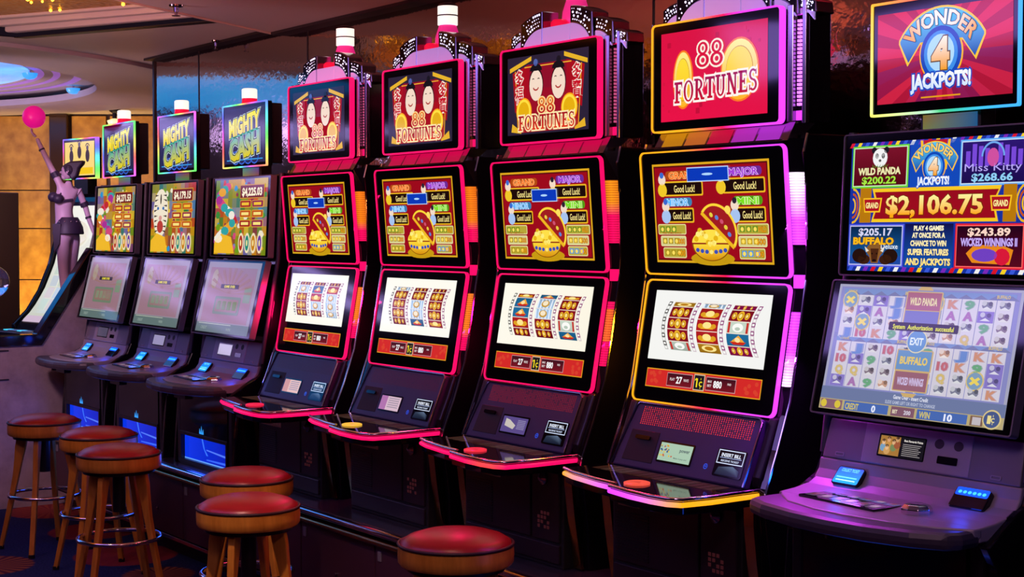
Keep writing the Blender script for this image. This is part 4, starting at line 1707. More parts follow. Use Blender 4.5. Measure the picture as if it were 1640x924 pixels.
    bp = mb.build('button_panel', gloss, dk)
    mb = MB(BASE)
    a = Art()
    for r in range(2):
        for k in range(6):
            u0 = -.236 + .045 * k + .008 * r
            v0 = 3.046 + .064 * r - .0035 * k
            a.l = 0
            a.rr(u0, v0, u0 + .038, v0 + .05, .006, S('6a5470') if r == 0 else S('5868a0'))
            a.l = 1
            a.rr(u0 + .008, v0 + .012, u0 + .030, v0 + .038, .005, S('b8a8a8') if (k + r) % 2 else S('8a4a58'))
    mb.add([(u, v, .9130 + l * .0005) for u, v, l in a.v], a.f, 0, list(a.c))
    mb.build('buttons', glow_mat('button_print', .6, .2), bp)
    mb = MB(BASE)
    mb.lathe([(.040, .906), (.040, .920), (.032, .930), (.018, .933), (.001, .932)], (.112, 3.09, 0), 8)
    mb.build('spin_button', chrome, dk, bevel=.002)
    # blue lit ticket outlet and bill slot on the sweep
    TK = Plane((3.2085, .966), (3.168, .921))
    mb = MB(BASE)
    slab(mb, TK, rrect(.092, .058, .006, 3, -.205, .004), -.01, .008)
    tk = mb.build('ticket_outlet', gloss, dk)
    a = Art()
    a.rr(-.249, -.021, -.161, .031, .005, lambda u, v: mix((.0, .13, .55), (.0, .02, .20), (v - .002) / .03))
    a.l = 1
    a.text('COLLECT TICKET', -.205, .022, .010, .062, (.05, .25, .6), .03)
    a.rect(-.242, -.004, -.170, .000, (.06, .25, .5))
    a.rect(-.240, -.013, -.172, -.010, (.2, .4, .6))
    mb = MB(BASE)
    a.put(mb, TK, .0085)
    mb.build('blue_sign', LED4, tk)
    mb = MB(BASE)
    slab(mb, TK, rrect(.108, .060, .006, 3, .205, -.002), -.01, .010)
    bs = mb.build('bill_slot', gloss, dk, bevel=.003)
    a = Art()
    a.rr(.155, .004, .255, .028, .005, (.0, .03, .42))
    a.l = 1
    for k in range(6):
        a.ell(.168 + .0148 * k, .014, .006, .005, (.02, .2, .6), 8)
    mb = MB(BASE)
    a.put(mb, TK, .0105)
    mb.build('blue_sign', LED4, bs)
    lamp('ticket_glow', 'POINT', (xc - .205, 3.135, .955), (.01, .12, 1.0), .16, .02)
    lamp('bill_glow', 'POINT', (xc + .215, 3.125, .950), (.01, .06, 1.0), .13, .02)
    # lower cabinet: belly glass over a blue light box
    mb = MB(BASE)
    mb.box(-.275, .275, 3.10, 3.22, .47, .86)
    lc = mb.build('lower_cabinet', matte, root)
    mb = MB(BASE)
    mb.box(-.272, .272, 3.082, 3.102, .632, .856)
    mb.build('belly_glass', gloss, lc)
    mb = MB(BASE)
    mb.box(-.272, .272, 3.078, 3.10, .47, .497)
    mb.box(-.272, .272, 3.078, 3.10, .618, .634)
    mb.box(-.272, -.258, 3.078, 3.10, .497, .618)
    mb.box(.258, .272, 3.078, 3.10, .497, .618)
    lb = mb.build('light_box', black, lc)
    a = Art()
    a.rect(-.258, .497, .258, .618, lambda u, v: mix(S('0018b0'), S('0838f0'), .5 - u * 1.5))
    a.l = 1
    a.poly([(-.258, .497), (.258, .497), (.258, .503), (-.258, .503)], S('60a0ff'))
    a.poly([(.0, .560), (.258, .545), (.258, .556), (.0, .566)], S('5078f8'))  # pale streaks painted in for the reflections inside the box
    a.poly([(.0, .512), (.258, .512), (.258, .524), (.0, .518)], S('3868ff'))
    a.poly([(-.06, .618), (-.045, .618), (-.02, .565), (.02, .535), (.0, .535), (-.035, .568)], S('3c78ff'))
    mb = MB(BASE)
    mb.add([(u, 3.099 - l * .0006, v) for u, v, l in a.v], a.f, 0, list(a.c))
    mb.build('blue_panel', SCR, lb)
    lamp('box_glow', 'AREA', (xc, 3.06, .56), (.02, .10, 1.0), .8, .4, (xc, 2.5, .45), size_y=.1)
    a = Art()
    for sx in (-1, 0, 1):
        a.poly([(-.02 + sx * .016 - .010, .640), (-.02 + sx * .016 + .010, .640), (-.02 + sx * .022, .668 + (.014 if sx == 0 else 0))], S('30a0ff'))
    mb = MB(BASE)
    mb.add([(u, 3.0815, v) for u, v, l in a.v], a.f, 0, list(a.c))
    mb.build('blue_emblem', SCR, lc)
    for sx in (-1, 1):
        mb = MB(BASE)
        mb.box(min(sx * .276, sx * .320), max(sx * .276, sx * .320), 3.085, 3.22, .47, .87)
        mb.build('corner_post', black, root, bevel=.008)
    mb = MB(BASE)
    mb.lathe([(.016, .838), (.016, .858)], (-.03, 2.93, 0), 12)
    mb.box(.03, .16, 2.92, 2.96, .836, .858)
    mb.build('deck_lock', black, dk)
    return root


def m_photo(c):
    a = Art()
    a.rect(-.131, -.028, .021, .028, S('141218'))
    a.l = 1
    if c == 'w':
        a.rect(-.128, -.026, -.060, .026, S('a87838'))
        a.l = 2
        for dx, dy, h1, h2 in ((-.115, .008, 'e8b888', '78a0c0'), (-.098, .016, 'd8a070', 'c89048'), (-.080, .010, 'e0b080', '788858'), (-.068, .018, 'c89868', 'a05838'), (-.10, -.006, 'e8b888', 'd0a060')):
            a.ell(dx, max(dy - .014, -.014), .011, .011, S(h2), 10)
            a.l += 1
            a.ell(dx, dy, .006, .007, S(h1), 10)
            a.ell(dx, dy + .005, .006, .004, S('3a2010'), 8)
        a.l = 2
        a.text('Best Rewards Points', -.016, .019, .006, .062, S('f0e8e0'), .02)
        for k in range(7):
            a.rect(-.05, .008 - .005 * k, .012 - .004 * (k % 3), .0095 - .005 * k, S('b0a8a8'))
    else:
        a.rect(-.128, -.026, .018, .026, S(c))
    return a


MG = 'three plain slot machines with grass green and yellow logo toppers'
helix_machine(-6.897, 'slot machine with yellow logo topper standing just left of the first crowned machine', art_m_top(3), art_m_mid(3), art_m_low(3), rainbow_m(.35), m_photo('b8b0c8'), MG)
helix_machine(-7.727, 'middle machine of the three with yellow logo toppers, white tiger on its upper screen', art_m_top(2), art_m_mid(2), art_m_low(2), rainbow_m(.6), m_photo('9890b8'), MG)
helix_machine(-8.557, 'slot machine with yellow logo topper at the far left end beside the stone panel', art_m_top(1), art_m_mid(1), art_m_low(1), rainbow_m(.1), m_photo('504860'), MG)
helix_machine(-2.664, 'large slot machine at the right with four-game jackpot screen and grey deck', art_w_top(), art_w_mid(), art_w_low(), rainbow_w, m_photo('w'), None, False)
helix_machine(-1.775, 'slot machine cut off by the right edge, only its dark deck corner showing', blank_art(HT, .22, .13), blank_art(HM, .29, .18), blank_art(HL, .3, .17), rainbow_m(.2), m_photo('504860'), None, False)

# ------------------------------------------------------------------ plinth the machines stand on
plum = mat('plinth_panel', (0.055, 0.018, 0.035), 0.38)
ledge = mat('plinth_ledge', (0.035, 0.03, 0.05), 0.22)
root = thing('machine_plinth', (-5.2, 3.4, 0), 'long low dark plinth with chrome rails that carries the whole row of machines', 'plinth')
PO = (-5.2, 3.4, 0)
mb = MB(PO)
mb.box(-8.92, -1.2, 3.05, 4.02, .09, .43)
mb.box(-8.92, -1.2, 3.10, 4.02, .0, .09)
mb.build('plinth_body', matte, root)
mb = MB(PO)
mb.box(-8.92, -1.2, 3.02, 4.02, .43, .4695)
mb.build('ledge', ledge, root, bevel=.008)
for z, r in ((.452, .016), (.412, .013)):
    mb = MB(PO)
    mb.tube([(-8.92, 3.018 - (0.004 if r > .015 else 0), z), (-1.2, 3.018, z)], r, 10)
    mb.build('rail', chrome if r > .015 else gold, root, True)
mb = MB(PO)
mb.box(-8.92, -1.2, 3.035, 3.052, .085, .105)
mb.build('kick_trim', chrome, root, bevel=.003)
x = -8.90
k = 0
while x < -1.3:
    mb = MB(PO)
    mb.box(x + .004, min(x + .62, -1.2) - .004, 3.036, 3.052, .11, .395)
    p = mb.build('plinth_door', plum, root, bevel=.003)
    mb = MB(PO)
    mb.box(x + .03, x + .055, 3.030, 3.037, .335, .375)
    mb.build('catch_plate', dgrey, p, bevel=.002)
    mb = MB(PO)
    mb.lathe([(.008, 0), (.008, -.008), (.001, -.009)], (x + .31, 3.036, .22), 10, axis='y')
    mb.build('lock', dchrome, p, True)
    x += .62

# ------------------------------------------------------------------ stools
SG = 'round red bar stools'


def stool(x, y, label, rot):
    r = thing('bar_stool', (x, y, 0), label, 'stool', SG)
    mb = MB()
    R = .181
    mb.lathe([(.14, .592), (R - .006, .592), (R, .600), (R + .001, .622), (R, .648), (R - .008, .654), (.12, .654)], n=40)
    mb.build('seat_band', wood, r, True, loc=None)
    mb = MB()
    mb.lathe([(R - .006, .648), (R - .008, .662), (R - .03, .676), (.11, .689), (.05, .694), (.001, .695)], n=40)
    mb.build('cushion', redcush, r, True)
    mb = MB()
    mb.tube([(math.cos(t * pi / 24) * (R - .002), math.sin(t * pi / 24) * (R - .002), .655) for t in range(48)], .0055, 8, True)
    mb.build('piping', piping, r, True)
    mb = MB()
    mb.lathe([(.155, .575), (.155, .593)], n=32)
    mb.lathe([(.028, .40), (.028, .58)], n=14)
    mb.build('swivel_plate', black, r, True)
    for kx in range(4):
        a = rot + kx * pi / 2
        ca, sa = math.cos(a), math.sin(a)
        mb = MB()
        prof = [(.118, .585, .034), (.128, .53, .034), (.138, .46, .026), (.150, .38, .020), (.176, .25, .017), (.205, .12, .015), (.232, .005, .013)]
        vs = []
        for (rad, z, wd) in prof:
            for dr, dt in ((-wd, -.013), (wd * .6, -.013), (wd * .6, .013), (-wd, .013)):
                vs.append((ca * (rad + dr) - sa * dt, sa * (rad + dr) + ca * dt, z))
        fs = [(0, 1, 2, 3), tuple(range(len(vs) - 4, len(vs)))]
        for i in range(len(prof) - 1):
            for j in range(4):
                j2 = (j + 1) % 4
                fs.append((i * 4 + j, i * 4 + j2, i * 4 + 4 + j2, i * 4 + 4 + j))
        mb.add(vs, fs)
        lg = mb.build('leg', wood, r, bevel=.004)
        mb = MB()
        mb.lathe([(.016, 0), (.016, .018)], (ca * .229, sa * .229, 0), 10)
        mb.build('foot_cap', black, lg, True)
    mb = MB()
    mb.tube([(math.cos(t * pi / 24) * .178, math.sin(t * pi / 24) * .178, .285) for t in range(48)], .0095, 8, True)
    mb.build('foot_ring', chrome, r, True)
    return r


stool(-7.737, 2.585, 'red topped wooden bar stool standing nearest the grey stone end panel', .95)
stool(-7.06, 2.62, 'red topped bar stool half hidden behind another, second from the stone panel', .75)
stool(-6.43, 2.476, 'red topped bar stool fully in view in front of the blue lit boxes', .62)
stool(-5.478, 2.63, 'dark red bar stool mostly hidden behind the brightest stool', .3)
stool(-4.914, 2.365, 'bright red bar stool with a lit highlight on its cushion, nearest the middle', .70)
stool(-3.955, 2.61, 'red bar stool cut off by the bottom edge, only its seat showing', .5)

# ------------------------------------------------------------------ end panel, globe, statue
stone = mat('stone_panel', rough=.5)


def b_stone(nt, b):
    n = N(nt, 'ShaderNodeTexNoise', Scale=7.0, Detail=6.0, Roughness=0.65)
    tc = N(nt, 'ShaderNodeTexCoord')
    nt.links.new(tc.outputs['Object'], n.inputs['Vector'])
    r = ramp(nt, [(0.3, (0.20, 0.155, 0.165)), (0.7, (0.34, 0.27, 0.285))])
    nt.links.new(n.outputs['Fac'], r.inputs[0])
    nt.links.new(r.outputs[0], b.inputs['Base Color'])


b_stone(stone.node_tree, stone.node_tree.nodes['Principled BSDF'])
root = thing('end_panel', (-9.0, 3.2, 0), 'mauve grey stone end panel with black slanted capping at the end of the row', 'panel')
EO = (-9.0, 3.2, 0)
prof = [(1.9, 0), (1.9, 1.0), (2.98, 1.0), (3.31, 1.5), (3.60, 1.52), (4.02, 1.52), (4.02, 0)]
mb = MB(EO)
mb.prism(prof, -9.06, -9.0)
mb.build('stone_face', stone, root)
mb = MB(EO)
cap = [(1.9, 1.0), (2.98, 1.0), (3.31, 1.5), (4.02, 1.52)]
t_ = .045
mb.prism([(1.9, 1.0 - t_), (2.995, 1.0 - t_), (3.335, 1.5 - t_ * .6), (4.02, 1.52 - t_), (4.02, 1.545), (3.30, 1.53), (2.965, 1.02), (1.9, 1.02)], -9.08, -8.985)
mb.build('capping', gloss, root, bevel=.006)
mb = MB(EO)
for z in (.93, .76):
    mb.box(-9.0, -8.996, 2.55, 2.80, z - .004, z + .004)
mb.build('joint_line', matte, root)

# globe on a stand
gx, gy = -9.36, 2.82
root = thing('glass_globe', (gx, gy, 0), 'clear glass globe on a thin metal stand at the left edge', 'globe')
gm = mat('globe_glass', (0.9, 0.88, 0.95), 0.03)
gm.node_tree.nodes['Principled BSDF'].inputs['Transmission Weight'].default_value = .92
mb = MB((gx, gy, 0))
mb.sphere((gx, gy, 1.325), .100, n=28)
mb.build('globe', gm, root, True)
mb = MB((gx, gy, 0))
mb.lathe([(.09, 0), (.09, .02), (.012, .03), (.010, 1.19), (.03, 1.215), (.035, 1.225)], (gx, gy, 0), 16)
mb.build('stand', chrome, root, True)

# statue, local x to the right, y away, seen slightly from her left
skin = mat('statue_skin', (0.66, 0.46, 0.60), 0.45)
cloth = mat('statue_cloth', (0.035, 0.022, 0.055), 0.5)
stud = mat('statue_studs', (0.7, 0.65, 0.8), 0.2, 1.0)
SX, SY, SZ = -9.225, 3.235, 1.655
SF = .66
st = thing('statue', (SX, SY, SZ - SF), 'small statue of a dancer in a dark bikini, skirt and cap, one arm raised', 'statue', None, math.radians(54.5))


def skin_mesh(name, verts, edges, radii, m, parent, rootv=0, lvl=2):
    me = bpy.data.meshes.new(name)
    me.from_pydata(verts, edges, [])
    me.materials.append(m)
    o = bpy.data.objects.new(name, me)
    COL.objects.link(o)
    o.parent = parent
    sk = o.modifiers.new('skin', 'SKIN')
    sk.use_smooth_shade = True
    d = me.skin_vertices[0].data
    for i, r in enumerate(radii):
        rr2 = r if isinstance(r, tuple) else (r, r)
        d[i].radius = rr2
        d[i].use_root = (i == rootv)
    sub = o.modifiers.new('sub', 'SUBSURF')
    sub.levels = lvl
    sub.render_levels = lvl
    return o


def sp(cx, cy, d=0.0):
    """crop position -> statue local"""
    return ((cx - 275) / 730, d, (600 - cy) / 730 + SF)


V = [sp(278, 590), sp(262, 545), sp(262, 500), sp(275, 445), sp(285, 410), sp(286, 392),  # pelvis waist ribs chest neck
     sp(258, 418, -.03), sp(222, 350, -.03), sp(182, 270, -.03), sp(152, 203, -.03),  # raised arm
     sp(325, 440, .03), sp(348, 505, .05), sp(366, 570, .05), sp(400, 655, .04),  # lowered arm
     sp(268, 640, -.035), sp(264, 770, -.035), sp(272, 880, -.03), sp(276, 1050, -.03), sp(262, 1078, -.03),
     sp(296, 640, .03), sp(288, 770, .03), sp(284, 880, .035), sp(292, 1050, .035), sp(278, 1078, .035)]
Ed = [(0, 1), (1, 2), (2, 3), (3, 4), (4, 5), (3, 6), (6, 7), (7, 8), (8, 9), (3, 10), (10, 11), (11, 12), (12, 13), (0, 14), (14, 15), (15, 16), (16, 17), (17, 18), (0, 19), (19, 20), (20, 21), (21, 22), (22, 23)]
Rd = [(.062, .075), (.047, .055), (.052, .06), (.056, .066), .022, .021, .024, .020, .017, .012, .024, .019, .016, .011, .050, .034, .030, .016, .014, .050, .034, .030, .016, .014]
skin_mesh('body', V, Ed, Rd, skin, st)
# head turned up to the left, with features
mb = MB()
hc = sp(282, 352)
mb.sphere(hc, .042, sq=(.95, .84, 1.12), n=20)
mb.sphere((hc[0] - .022, hc[1], hc[2] - .030), .022, sq=(1, .8, .9), n=12)
mb.sphere((hc[0] - .042, hc[1], hc[2] - .004), .008, sq=(1.2, .8, .9), n=10)
mb.sphere((hc[0] - .039, hc[1], hc[2] - .022), .006, sq=(.8, 1.4, .6), n=8)
mb.sphere((hc[0] + .006, hc[1] - .036, hc[2] - .004), .009, sq=(.8, .5, 1.3), n=8)
mb.build('head', skin, st, True)
mb = MB()
for sy in (-1, 1):
    mb.sphere((hc[0] - .035, hc[1] + sy * .015, hc[2] + .008), .0055, n=8)
mb.build('eyes', cloth, st, True)
mb = MB()
mb.sphere((hc[0] + .012, hc[1], hc[2] + .010), .045, sq=(.92, .92, 1.05), n=18)
mb.prism([(hc[0] - .028, hc[2] + .035), (hc[0] + .02, hc[2] + .062), (hc[0] + .105, hc[2] + .068), (hc[0] + .098, hc[2] + .045), (hc[0] + .075, hc[2] + .02), (hc[0] + .060, hc[2] - .03), (hc[0] + .030, hc[2] - .055), (hc[0] + .010, hc[2] - .02)], hc[1] - .030, hc[1] + .030, 'y')
hr = mb.build('cap', cloth, st, bevel=.010)
mb = MB()
mb.sphere((hc[0] + .018, hc[1] - .043, hc[2] + .0), .007, n=8)
mb.build('stud', stud, hr, True)
# bikini top, skirt, arm bands
mb = MB()
for cx, cy, d in ((226, 466, -.045), (252, 474, -.062)):
    p = sp(cx, cy, d)
    mb.sphere(p, .034, sq=(1, .95, .9), n=14)
mb.tube([sp(252, 470, -.06), sp(275, 420, -.03), sp(290, 405, .01)], .008, 6)
mb.tube([sp(228, 480, -.05), sp(262, 486, -.066), sp(310, 478, -.03)], .010, 6)
mb.build('bikini_top', cloth, st, True)
mb = MB()
c0 = sp(281, 592)
mb.lathe([(.058, .050), (.070, .03), (.088, -.01), (.094, -.05), (.088, -.055)], c0, 22)
q0 = sp(245, 600, -.07)
mb.prism([(q0[0] - .02, q0[2] + .02), (q0[0] + .03, q0[2] + .02), (q0[0] + .02, q0[2] - .10), (q0[0] - .012, q0[2] - .155)], q0[1] - .02, q0[1] + .0, 'y')
skr = mb.build('skirt', cloth, st, True)
mb = MB()
for k in range(7):
    a = -pi + k * pi / 6
    mb.sphere((c0[0] + .073 * math.cos(a), c0[1] + .073 * math.sin(a), c0[2] + .022), .006, n=8)
mb.build('studs', stud, skr, True)
for a0, a1, r in ((sp(226, 356, -.03), sp(238, 378, -.03), .026), (sp(340, 488, .045), sp(348, 506, .05), .026), (sp(172, 252, -.03), sp(175, 258, -.03), .0195), (sp(360, 552, .05), sp(363, 560, .05), .0195)):
    mb = MB()
    mb.tube([a0, a1], r, 12)
    mb.build('arm_band', cloth, st)


def hand(base, dirv, side, name, curl, nrm):
    """palm and five separate fingers grown along dirv"""
    b, d, s_, n_ = Vector(base), Vector(dirv).normalized(), Vector(side).normalized(), Vector(nrm).normalized()
    Vv = [b, b + d * .020, b + d * .036]
    E_ = [(0, 1), (1, 2)]
    R_ = [.0095, (.0125, .0085), (.012, .0075)]
    for i, (off, L) in enumerate(((-.0105, .024), (-.0035, .029), (.0035, .027), (.0105, .021))):
        k = len(Vv)
        p = b + d * .036 + s_ * off
        Vv += [p, p + d * L * .55 + n_ * curl * .35, p + d * L * .95 + n_ * curl]
        E_ += [(2, k), (k, k + 1), (k + 1, k + 2)]
        R_ += [.0042, .0038, .0032]
    k = len(Vv)
    p = b + d * .014 - s_ * .012
    Vv += [p, p - s_ * .012 + d * .012 + n_ * curl * .3, p - s_ * .014 + d * .024 + n_ * curl * .5]
    E_ += [(1, k), (k, k + 1), (k + 1, k + 2)]
    R_ += [.005, .0043, .0036]
    return skin_mesh(name, Vv, E_, R_, skin, st, 0, 1)


hand(sp(150, 200, -.03), (-.52, 0, .55), (0, 1, .0), 'hand', .016, (.5, 0, .5))
hand(sp(398, 652, .04), (.30, 0, -.72), (0, 1, 0), 'hand', .008, (-.6, 0, -.2))
mb = MB()
mb.lathe([(.15, -1.0 + .0), (.15, -.03), (.12, -.02), (.12, .0)], (0, 0, 0), 24)
mb.build('pedestal', matte, st, True)
# ball balanced on the raised hand
rtv = Vector((math.cos(math.radians(54.5)), math.sin(math.radians(54.5)), 0))
bwp = Vector((SX, SY, SZ)) + rtv * ((140 - 275) / 730) + Vector((0, 0, (600 - 110) / 730)) + Vector((-.81, .58, 0)) * -.03
pinkball = mat('pink_ball', (0.75, 0.01, 0.30), 0.35, emis=S('f0108c'), es=.55)
mb = MB(bwp)
mb.sphere(bwp, .069, n=28)
b = mb.build('pink_ball', pinkball, None, True, loc=bwp)
tag(b, 'glowing magenta ball balanced on the raised hand of the dancer statue', 'ball')

# ------------------------------------------------------------------ far bank of tall curved-screen machines
def art_far(k):
    a = Art()
    a.rect(-.235, -.5, .235, .5, lambda u, v: mix(S('d8d8c8'), S('f4f2e4'), (v + .5)))
    a.l = 1
    for r in range(4):
        for c in range(3):
            a.rr(-.17 + .12 * c, -.40 + .10 * r, -.07 + .12 * c, -.31 + .10 * r, .01, [S('c8d4c4'), S('d8c8c4'), S('c4ccd4')][(r + c) % 3])
    a.rect(-.22, -.5, .22, -.45, S('d0b8d0'))
    a.ell(0, .25, .18, .12, S('e8e0c8'), 20)
    return a


def art_far_top():
    a = Art()
    a.rect(-.22, -.13, .22, .13, lambda u, v: mix(S('f8b010'), S('fff0a0'), .5 + .5 * math.sin(u * 16 + 1) * math.cos(v * 14)))
    for cx, h in ((-.12, .06), (0, .09), (.12, .06)):
        a.l = 1
        a.ell(cx, h - .04, .030, .05, S('4a3848'), 14)
        a.l = 2
        a.ell(cx, h + .02, .018, .02, S('6a5a70'), 12)
        a.band(cx, h + .02, .034, .036, .026, .028, S('3a2c40'), 20, 160, 10)
    a.l = 3
    a.rect(-.2, -.12, .2, -.07, S('f8c818'))
    return a


def far_machine(x, y, label, top):
    rz = math.radians(10)
    r = thing('slot_machine', (x, y, 0), label, 'slot machine', 'tall curved screen machines beyond the end panel', rz)
    prof = [(-.42, .92), (-.30, 1.03), (-.20, 1.18), (-.11, 1.38), (-.05, 1.6), (.0, 1.86)]
    mb = MB()
    body = [(-.44, .86), (-.42, .93)] + prof[1:] + [(.02, 1.92), (.32, 1.92), (.32, 0), (-.10, 0), (-.16, .80)]
    mb.prism(body, -.255, .255)
    bronze = mat('bronze_side', (0.30, 0.17, 0.09), 0.3, .6)
    cab = mb.build('cabinet', gloss, r)
    for sx in (-1, 1):
        mb = MB()
        out = [(y_ - .035, z_) for y_, z_ in prof] + [(-.02, 1.95), (.34, 1.95), (.34, 0), (-.12, 0), (-.18, .78), (-.45, .86)]
        mb.prism(out, min(sx * .262, sx * .305), max(sx * .262, sx * .305))
        mb.build('side_panel', gloss if sx < 0 else bronze, r, bevel=.01)
    a = art_far(0)
    mb = MB()
    L = []
    zs = [z_ for _, z_ in prof]
    for u, v, l in a.v:
        t = (v + .5) * (1.83 - .945) + .945
        for (ya, za), (yb, zb) in zip(prof, prof[1:]):
            if za <= t <= zb:
                break
        L.append((u, ya + (yb - ya) * (t - za) / (zb - za) - .012 - l * .004, t))
    n = 14
    vs, fs, cs = [], [], []
    for i in range(n + 1):
        t = .945 + (1.83 - .945) * i / n
        for (ya, za), (yb, zb) in zip(prof, prof[1:]):
            if za <= t <= zb:
                break
        yv = ya + (yb - ya) * (t - za) / (zb - za) - .008
        vs += [(-.24, yv, t), (.24, yv, t)]
        cs += [mix(S('c8ccc0'), S('f6f4e8'), i / n)] * 2
    for i in range(n):
        fs.append((2 * i, 2 * i + 1, 2 * i + 3, 2 * i + 2))
    mb.add(vs, fs, 0, cs)
    mb.add([L[i] for i in range(4, len(L))], [[j - 4 for j in f] for f in a.f[1:]], 0, a.c[4:])
    mb.build('curved_screen', SCR, r)
    mb = MB()
    mb.box(-.30, .30, -.62, -.40, .84, .885)
    d = mb.build('button_deck', black, r, bevel=.01)
    mb = MB()
    for k in range(5):
        mb.box(-.22 + .07 * k, -.17 + .07 * k, -.56, -.50, .885, .890, col=S('40c8ff') if k in (0, 3) else S('405080'))
    mb.build('buttons', LED, d)
    pl = Plane((-.03, 2.35), (-.03, 2.035))
    global YB
    mb = MB()
    slab(mb, pl, rrect(.48, .31, .006), -.05, -.001)
    tp = mb.build('topper_display', glass, r)
    mb = MB()
    ring(mb, pl, rrs(.49, .315, .006), rrs(.472, .297, .005), -.03, .003, 0, rainbow_m(.5))
    mb.build('light_frame', LED, tp)
    mb = MB()
    top.put(mb, pl, .0)
    mb.build('screen', SCR, tp)
    mb = MB()
    mb.box(-.10, .10, -.02, .06, 1.92, 2.05)
    mb.build('neck', black, r)
    return r


far_machine(-11.57, 4.19, 'tall machine with white curved screen standing right behind the dancer statue', art_far_top())
far_machine(-12.80, 3.62, 'bronze sided tall machine at the left edge, mostly cut off', art_far_top())

# ------------------------------------------------------------------ room
def b_carpet(nt, b):
    tc = N(nt, 'ShaderNodeTexCoord')
    v = N(nt, 'ShaderNodeTexVoronoi', Scale=1.45, Randomness=0.35)
    nt.links.new(tc.outputs['Object'], v.inputs['Vector'])
    n = N(nt, 'ShaderNodeTexNoise', Scale=90.0, Detail=3.0)
    nt.links.new(tc.outputs['Object'], n.inputs['Vector'])
    sub = N(nt, 'ShaderNodeVectorMath', operation='SUBTRACT')
    nt.links.new(tc.outputs['Object'], sub.inputs[0])
    nt.links.new(v.outputs['Position'], sub.inputs[1])
    sep = N(nt, 'ShaderNodeSeparateXYZ')
    nt.links.new(sub.outputs[0], sep.inputs[0])
    at = N(nt, 'ShaderNodeMath', operation='ARCTAN2')
    nt.links.new(sep.outputs['Y'], at.inputs[0])
    nt.links.new(sep.outputs['X'], at.inputs[1])
    m = N(nt, 'ShaderNodeMath', operation='MULTIPLY')
    m.inputs[1].default_value = 26
    nt.links.new(at.outputs[0], m.inputs[0])
    s_ = N(nt, 'ShaderNodeMath', operation='SINE')
    nt.links.new(m.outputs[0], s_.inputs[0])
    r1 = ramp(nt, [(0.35, (0.03, 0.016, 0.030)), (0.65, (0.26, 0.115, 0.04))])
    ma = N(nt, 'ShaderNodeMath', operation='MULTIPLY_ADD')
    ma.inputs[1].default_value = .5
    ma.inputs[2].default_value = .5
    nt.links.new(s_.outputs[0], ma.inputs[0])
    nt.links.new(ma.outputs[0], r1.inputs[0])
    sc2 = N(nt, 'ShaderNodeSeparateColor')
    nt.links.new(v.outputs['Color'], sc2.inputs[0])
    tint = N(nt, 'ShaderNodeMix', data_type='RGBA')
    nt.links.new(sc2.outputs[0], tint.inputs['Factor'])
    nt.links.new(r1.outputs[0], tint.inputs['A'])
    tint.inputs['B'].default_value = (0.20, 0.022, 0.03, 1)
    rad = ramp(nt, [(0.0, (1, 1, 1)), (0.36, (1, 1, 1)), (0.38, (0, 0, 0))])
    nt.links.new(v.outputs['Distance'], rad.inputs[0])
    base = ramp(nt, [(0.35, (0.010, 0.016, 0.060)), (0.65, (0.020, 0.030, 0.11))])
    nt.links.new(n.outputs['Fac'], base.inputs[0])
    fin = N(nt, 'ShaderNodeMix', data_type='RGBA')
    nt.links.new(rad.outputs[0], fin.inputs['Factor'])
    nt.links.new(base.outputs[0], fin.inputs['A'])
    nt.links.new(tint.outputs['Result'], fin.inputs['B'])
    nt.links.new(fin.outputs['Result'], b.inputs['Base Color'])
    bp = N(nt, 'ShaderNodeBump', Strength=0.4, Distance=0.004)
    nt.links.new(n.outputs['Fac'], bp.inputs['Height'])
    nt.links.new(bp.outputs[0], b.inputs['Normal'])


carpet = node_mat('carpet', b_carpet, 0.95, spec=.1)
mb = MB()
mb.box(-18, 2, -5, 9, -.05, 0)
struct(mb.build('floor', carpet))


def b_mirror(nt, b):
    b.inputs['Base Color'].default_value = (0.62, 0.47, 0.36, 1)
    tc = N(nt, 'ShaderNodeTexCoord')
    n = N(nt, 'ShaderNodeTexNoise', Scale=26.0, Detail=3.0)
    nt.links.new(tc.outputs['Object'], n.inputs['Vector'])
    bp = N(nt, 'ShaderNodeBump', Strength=0.10, Distance=0.01)
    nt.links.new(n.outputs['Fac'], bp.inputs['Height'])
    nt.links.new(bp.outputs[0], b.inputs['Normal'])


mirror = node_mat('bronze_mirror', b_mirror, 0.07, 1.0)
mb = MB()
mb.box(-9.92, 2.0, 4.1, 4.16, 0, 2.80)
struct(mb.build('wall_back', mirror))
mb = MB()
mb.box(-9.94, -9.915, 4.09, 4.17, 0, 2.80)
for x in (-9.20, -7.72, -6.25, -4.75, -3.25):
    mb.box(x - .004, x + .004, 4.096, 4.101, 0, 2.80)
struct(mb.build('trim_1', black))
walld = mat('dark_wall', (0.035, 0.016, 0.012), 0.45)
mb = MB()
mb.box(2.0, 2.1, -5, 4.16, 0, 2.9)
struct(mb.build('wall_right', walld))
mb = MB()
mb.box(-18, 2.1, -5.1, -5, 0, 2.95)
struct(mb.build('wall_front', walld))


# gold onyx wall at the far end
def b_onyx(nt, b):
    tc = N(nt, 'ShaderNodeTexCoord')
    n = N(nt, 'ShaderNodeTexNoise', Scale=9.0, Detail=6.0)
    nt.links.new(tc.outputs['Object'], n.inputs['Vector'])
    r = ramp(nt, [(0.25, (0.38, 0.17, 0.03)), (0.75, (0.72, 0.40, 0.08))])
    nt.links.new(n.outputs['Fac'], r.inputs[0])
    nt.links.new(r.outputs[0], b.inputs['Base Color'])


onyx = node_mat('gold_onyx', b_onyx, 0.35)
ang = math.atan2(5.947 - 4.734, -14.528 + 15.395)
dx, dy = math.cos(ang), math.sin(ang)


def wl(s, d=0.0):
    return (-15.395 + dx * s - dy * d, 4.734 + dy * s + dx * d)


def wbox(mb, s0, s1, d0, d1, z0, z1):
    mb.prism([wl(s0, d0), wl(s1, d0), wl(s1, d1), wl(s0, d1)], z0, z1, 'z')


